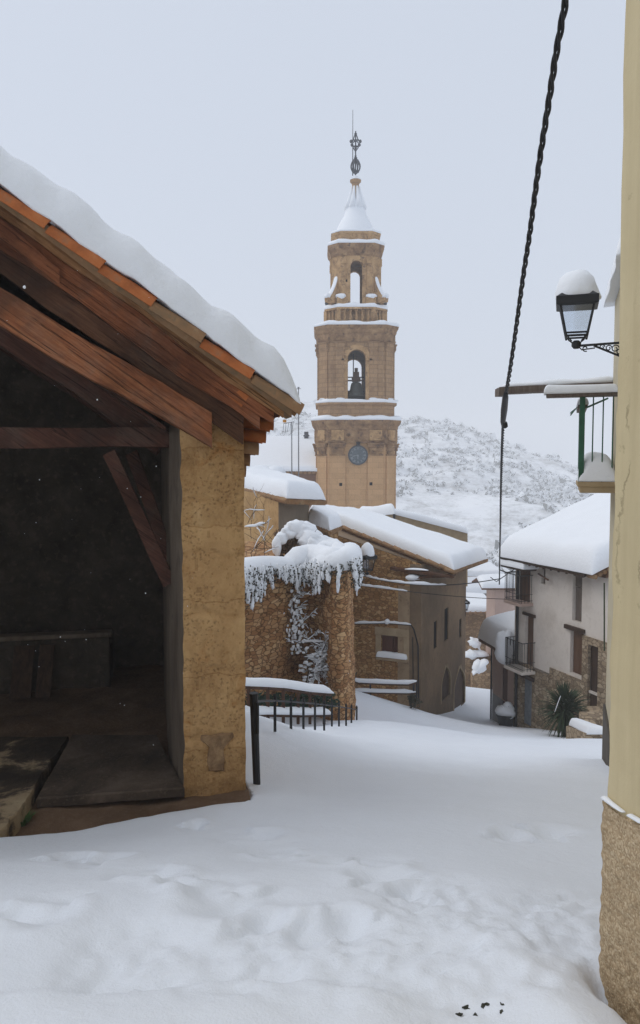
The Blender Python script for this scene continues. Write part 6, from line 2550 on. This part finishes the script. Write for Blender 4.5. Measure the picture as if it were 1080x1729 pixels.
q = [HF.pt(-.03, 0, .03), HF.pt(5.6, 0, .03), HF.pt(5.6, 0, -.2), HF.pt(-.03, 0, -.2)]
mb.prism([(p.x, p.y) for p in q], -3.6, pz)
mb.build('plinth', m_noise('dark_grey_plinth', [(.3, (.075, .065, .055)), (.7, (.12, .105, .09))], 2.5, bump=.4), h2)
mb = MB()
mb.snow_slab([HF.pt(-.25, z_top2 + .0, .12), HF.pt(2.4, z_top2, .12), HF.pt(2.4, z_top2 + .3, -2.5), HF.pt(-.25, z_top2 + .3, -2.5)], .48, .3, 5, .15, .2)
mb.build('snow_layer', M['snow'], h2, smooth=True)
mb = MB()
mb.tube([HF.pt(-.03, P(1023, 985, 10).z, .05), HF.pt(-.03, P(1023, 1100, 10).z, .03)], .010, 6)
mb.build('downpipe', m_flat('olive_pipe', (.06, .075, .04), .6), h2)
# balcony
sb0, sb1 = .05, 1.1
zs2 = P(1000, 812, 9.6).z
mb = MB(); HF.box(mb, sb0, sb1, zs2 - .13, zs2 - .02, .005, .40)
HF.box(mb, sb0 - .01, sb1 + .01, zs2 - .06, zs2, .005, .43)
bsl = mb.build('balcony_slab', m_noise('ochre_slab', [(.3, (.3, .22, .12)), (.7, (.45, .34, .2))], 3), h2, bevel=.01)
mb = MB(); mb.snow_slab([HF.pt(sb0, zs2, .42), HF.pt(sb1, zs2, .42), HF.pt(sb1, zs2, .01), HF.pt(sb0, zs2, .01)], .30, .16, 3, .2, .08)
mb.build('balcony_snow', M['snow'], bsl, smooth=True)
zr2 = P(1000, 673, 9.3).z
mb = MB()
HF.box(mb, sb1 - .07, sb1 - .005, zs2, zr2, .36, .42)
mb.mark(); HF.box(mb, sb0 + .01, sb0 + .05, zs2, zr2, .37, .41)
mb.build_each('balcony_post', M['green_iron'], h2, bevel=.004)
mb = MB()
for k in range(1, 6):
    p = HF.pt(sb0 + (sb1 - sb0) * k / 6, 0, .385); mb.tube([p + UP * zs2, p + UP * zr2], .008, 5)
for k in range(3):
    p = HF.pt(sb1 - .035, 0, .05 + .11 * k); mb.tube([p + UP * zs2, p + UP * zr2], .008, 5)
mb.tube([HF.pt(sb1 - .04, zr2 - .12, .34), HF.pt(sb1 - .3, zr2 + .0, .1)], .012, 5)
for k in range(3):
    p = HF.pt(sb0 + .2 + .2 * k, zr2 - .03, .4); mb.tube([p, p + HF.n * .12 - UP * (.1 + .03 * k)], .006, 4)
mb.build('balcony_bars', M['green_iron'], h2)
mb = MB()
zb3_ = P(1000, 671, 9.0).z
HF.box(mb, sb1 - .13, sb1 + .05, zr2 + .002, zr2 + .04, -.0, .80)
HF.box(mb, sb0, sb1 - .135, zr2 - .12, zr2 - .08, .33, .44)
brl = mb.build('balcony_rail', M['wood_grey'], h2, bevel=.005)
mb = MB()
mb.snow_slab([HF.pt(sb1 - .15, zr2 + .04, .83), HF.pt(sb1 + .07, zr2 + .04, .83), HF.pt(sb1 + .07, zr2 + .04, .0), HF.pt(sb1 - .15, zr2 + .04, .0)], .085, .05, 4, .2, .06)
mb.snow_slab([HF.pt(sb0, zr2 - .08, .45), HF.pt(sb1 - .14, zr2 - .08, .45), HF.pt(sb1 - .14, zr2 - .08, .32), HF.pt(sb0, zr2 - .08, .32)], .08, .05, 7, .2, .06)
mb.build('rail_snow', M['snow'], brl, smooth=True)
# projecting timber over the street
mb = MB()
a, b = P(840, 660, 10.35), P(1045, 651, 10.1)
mb.plank(a, b, Vector((.03, 1, 0)).normalized(), UP, .22, .085, 6, .008, 16)
mb.plank(a + Vector((-.01, 0, -.02)), a + Vector((.1, 0, -.02)), Vector((0, 1, 0)), UP, .24, .1, 2, .004, 3)
tarm = mb.build('timber_arm', M['wood_grey'], h2)
mb = MB()
mb.snow_bar([a + UP * .03, a.lerp(b, .15) + UP * .035, a.lerp(b, .5) + UP * .03, b + UP * .045], .21, .085, 6, .45, .07)
mb.build('arm_snow', M['snow'], tarm, smooth=True)
lp = P(969, 582, 8.5)
s_l = 1.62
wp_ = HF.pt(s_l, lp.z + .015, .0)
lp = Vector((0, 0, lp.z))
for _k in range(40):
    c_ = wp_ + HF.n * (.2 + .02 * _k)
    if 540 + F * c_.x / c_.y <= 969:
        break
lp.x, lp.y = c_.x, c_.y
lantern('wall_lamp', 'large near black lantern with a domed snow cap on a scrolled bracket at the right', lp, .44, .52, wp_, 'street lanterns on the house walls', .34)

# ------------------------------------------------------------------ near yellow house at the right edge
NK = P(1027, 1180, 2.5)
NF = Frame((NK.x, 2.5), (.17, -.985))
nh = thing('yellow_house', 'near yellow plastered wall with a rough pebbly plinth at the right edge', 'house', NF.pt(.3, -.1))
zp = P(1035, 1350, 2.5).z
mb = MB()
nzz, nss = 150, 60
vs, fs = [], []
def chip(s, z):
    return .004 * nz((s, z, 0), 3, 1) + .0025 * nz((s, z, 0), 14, 2)
S_L = 4.2
sl_ = [0.0] + list(np.linspace(.0, .45, 40)[1:]) + list(np.linspace(.5, S_L, 24))
zz_ = list(np.linspace(zp - .1, 1.9, 110)) + list(np.linspace(1.95, 7, 30))
for z in zz_:
    vs.append(NF.pt(.5, z, -3.5) if False else NF.pt(-.0, z, -3.2))
    for i, s in enumerate(sl_):
        c = chip(s, z)
        ed = -.0 if i else (.010 * nz((0, 0, z), 9, 4) + .006 * nz((0, 0, z), 2, 5) + .005 * nz((0, 0, z), 30, 4))
        vs.append(NF.pt(s + ed, z, c - (.004 if i == 0 else 0)))
m = len(sl_) + 1
for j in range(len(zz_) - 1):
    for i in range(m - 1):
        a = j * m + i
        fs.append((a, a + 1, a + 1 + m, a + m))
mb.add(vs, fs)
mb.build('plaster_wall', None, nh, smooth=False)
o_ = bpy.data.objects['plaster_wall.001'] if 'plaster_wall.001' in bpy.data.objects else None
t = NT('yellow_plaster')
v = t.coord()
col = t.ramp(t.noise(v, 1.3, 6, .6).outputs[0], [(.3, (.56, .46, .275)), (.7, (.63, .53, .33))])
ck = t.n('ShaderNodeTexVoronoi', {'Vector': t.n('ShaderNodeMix', {0: .16, 4: t.coord((1, 1, .25)), 5: t.noise(v, 3, 6, .7).outputs['Color']}, data_type='VECTOR').outputs[1], 'Scale': 2.2}, feature='DISTANCE_TO_EDGE').outputs[0]
crack = t.ramp(ck, [(0, (.8,) * 3), (.006, (.6,) * 3), (.012, (0, 0, 0))])
crack = t.math('MULTIPLY', crack, t.ramp(t.noise(v, 2.1, 3).outputs[0], [(.5, (0, 0, 0)), (.6, (1, 1, 1))]))
col = t.mix(crack, col, (.2, .155, .085))
damp = t.ramp(t.noise(t.coord((7, 7, .45)), 1.2, 6, .65).outputs[0], [(.45, (0, 0, 0)), (.7, (.45,) * 3)])
col = t.mix(damp, col, (.43, .345, .2))
blot = t.ramp(t.noise(v, 9, 5, .7).outputs[0], [(.64, (0, 0, 0)), (.7, (.6,) * 3)])
col = t.mix(blot, col, (.3, .24, .135))
hgt = t.math('ADD', t.noise(v, 45, 5, .6).outputs[0], t.math('MULTIPLY', crack, -1.5))
M['yellow'] = t.done(col, .9, hgt, .22, .012)
o_.data.materials.clear(); o_.data.materials.append(M['yellow'])
mb = MB()
vs, fs = [], []
zz_ = list(np.linspace(-.55, zp, 130))
sl_ = [0.0] + list(np.linspace(0, .5, 70)[1:]) + list(np.linspace(.53, S_L, 40))
for j, z in enumerate(zz_):
    top = j == len(zz_) - 1
    vs.append(NF.pt(-.0, z, -3.2))
    for i, s in enumerate(sl_):
        pp = (s, z, 0)
        c = .012 + .005 * nz(pp, 18, 1) + .005 * nz(pp, 45, 2) + .006 * nz(pp, 5, 3)
        ed = -.012 + .010 * nz((0, 1, z), 7, 5) + .008 * nz((0, 1, z), 22, 6) if i == 0 else 0
        vs.append(NF.pt(s + ed, z + (.02 * nz((s, 0, 0), 9, 8) + .03 * nz((s, 0, 0), 3.2, 9) if top else 0), c - (.008 if i == 0 else 0)))
m = len(sl_) + 1
for j in range(len(zz_) - 1):
    for i in range(m - 1):
        a = j * m + i
        fs.append((a, a + 1, a + 1 + m, a + m))
k = (len(zz_) - 1) * m
n0 = len(vs)
for i in range(m):                                   # ledge back into the wall
    p = vs[k + i]
    vs.append(NF.pt(0 if i == 0 else sl_[i - 1], p.z + .012, -.02 if i else -3.2))
for i in range(m - 1):
    fs.append((k + i, k + i + 1, n0 + i + 1, n0 + i))
mb.add(vs, fs)
t = NT('pebbly_plinth')
v = t.coord()
gr = t.n('ShaderNodeTexVoronoi', {'Vector': v, 'Scale': 150.0}).outputs
col = t.ramp(t.n('ShaderNodeSeparateColor', {0: gr['Color']}).outputs[0], [(0, (.33, .235, .135)), (.4, (.44, .325, .2)), (.7, (.52, .4, .255)), (1, (.62, .5, .335))])
big = t.noise(v, 7, 6, .65).outputs[0]
col = t.mix(t.ramp(big, [(.35, (.45,) * 3), (.6, (0, 0, 0))]), col, (.3, .21, .12))
hgt = t.math('ADD', t.math('MULTIPLY', gr['Distance'], -1.0), big)
M['pebble'] = t.done(col, .95, hgt, .35, .008)
mb.build('plinth', M['pebble'], nh, smooth=False)
# rime line of pale mortar / snow stuck on the plinth's ledge
mb = MB()
pts = [NF.pt(s, zp + .025 * nz((s, 0, 0), 3.2, 9) + .015, .012) for s in np.linspace(.0, .6, 25)]
for a_, b_ in ((0, 5), (6, 9), (11, 15), (17, 19), (20, 24)):
    mb.snow_bar(pts[a_:b_ + 1], .022, .007, a_ * 3.3, 1.1, .006, 6)
mb.build('ledge_snow', M['snow'], nh, smooth=True)

# ------------------------------------------------------------------ twisted street cable
cpx = [(958, -25), (953, 10), (945, 55), (937, 100), (925, 180), (912, 262), (902, 335), (893, 402), (884, 460), (877, 510), (868, 575), (860, 630), (852, 680), (849, 720), (847, 770), (845.5, 830), (844.5, 890), (843, 962)]
pts = []
for x, y in cpx:
    inv = .205 - .000146 * y if y < 655 else .1094 - (.1094 - .039) * ((y - 655) / 307) ** .8
    pts.append(P(x, y, 1 / inv))
fine = []
for i in range(len(pts) - 1):
    k = max(2, int((pts[i + 1] - pts[i]).length / .035))
    p0, p1, p2, p3 = pts[max(0, i - 1)], pts[i], pts[i + 1], pts[min(len(pts) - 1, i + 2)]
    for j in range(k):
        t_ = j / k
        fine.append(.5 * ((2 * p1) + (p2 - p0) * t_ + (2 * p0 - 5 * p1 + 4 * p2 - p3) * t_ ** 2 + (3 * p1 - p0 - 3 * p2 + p3) * t_ ** 3))
fine.append(pts[-1])
pcb = thing('power_cable', 'thick twisted black cable running down the street from above to the white house corner', 'cable', pts[-1])
ln = 0.0
A, B, Cc = [], [], []
for i, p in enumerate(fine):
    if i:
        ln += (p - fine[i - 1]).length
    tt = (fine[min(i + 1, len(fine) - 1)] - fine[max(i - 1, 0)]).normalized()
    a = tt.cross(UP).normalized(); b = a.cross(tt)
    w_ = 2 * math.pi * ln / .46 + .4 * nz(p, .8, 3)
    for L_, ph_ in ((A, 0), (B, 2.09), (Cc, 4.19)):
        L_.append(p + (a * math.cos(w_ + ph_) + b * math.sin(w_ + ph_)) * .0145)
mb = MB()
for L_ in (A, B, Cc):
    mb.tube(L_, .0105, 7)
mb.build('twisted_strands', M['cable'], pcb, smooth=True)
mb = MB()
i0 = min(range(len(fine)), key=lambda i: abs(864.5 - F * ((fine[i].z - EYE) * CP + fine[i].y * SP) / (fine[i].y * CP - (fine[i].z - EYE) * SP) - 688))
cj = fine[i0]
tt = (fine[i0 + 3] - fine[i0 - 3]).normalized()
mb.tube([cj - tt * .75, cj - tt * .5, cj + tt * .1, cj + tt * .8, cj + tt * 1.0], [.02, .038, .045, .036, .02], 8)
mb.blob(cj + tt * .9 + Vector((.03, 0, -.02)), (.04, .09, .05), 3)
mb.build('joint', M['cable'], pcb, smooth=True)
mb = MB()
e = pts[-1]
mb.tube([e, e + Vector((.25, .1, -.1)), WF.pt(.0, e.z - .25, .02)], .02, 6)
mb.tube([e + Vector((0, 0, .02)), e + Vector((-.0, 0, -.5))], .02, 6)
mb.tube([e + Vector((-.3, 0, -.25)), e + Vector((-.1, 0, -.4)), e + Vector((.3, .1, -.15)), WF.pt(.1, e.z - .1, .02)], .015, 6)
mb.build('tail', M['cable'], pcb)

# ------------------------------------------------------------------ dark-painted blobs for gaps in trodden snow, flakes in the air
for k, (px, py, n) in enumerate(((762, 1704, 3), (795, 1697, 4), (828, 1699, 3))):
    g0 = on_ground(px, py)
    mb = MB()
    for j in range(n):
        c = g0 + Vector((rnd.gauss(0, .022), rnd.gauss(0, .018), 0))
        zc = float(snow_h(np.array([c.x]), np.array([c.y]))[0])
        mb.blob((c.x, c.y, zc - .002), (.004 + .008 * rnd.random(), .004 + .004 * rnd.random(), .004), k * 7 + j, 9, 7, 1.1)
    tag(mb.build('gap_mark', M['ivy']), ['leftmost dark gap mark in the trodden snow in front', 'middle dark gap mark of three in the trodden snow', 'rightmost dark gap mark in the trodden snow in front'][k], 'weed', 'dark gap marks in the trodden snow')
mb = MB()
for k in range(34):
    d = 2.6 + 7 * rnd.random() ** 1.3
    px, py = rnd.random() * 330, 430 + 840 * rnd.random()
    p = P(px, py, min(d, 5.0 if px < 400 else d))
    mb.blob(p, .0014 + .0018 * rnd.random() ** 2, k, 6, 5, .2)
mb.blob(P(41, 485, 4.2), .008, 3, 8, 6, .4)
mb.blob(P(164, 675, 4.2), .004, 3, 8, 6, .4)
fl = mb.build('falling_snow', M['snow'], smooth=True)
tag(fl, 'scattered white snowflakes drifting in the air', 'snowflakes', kind='stuff')
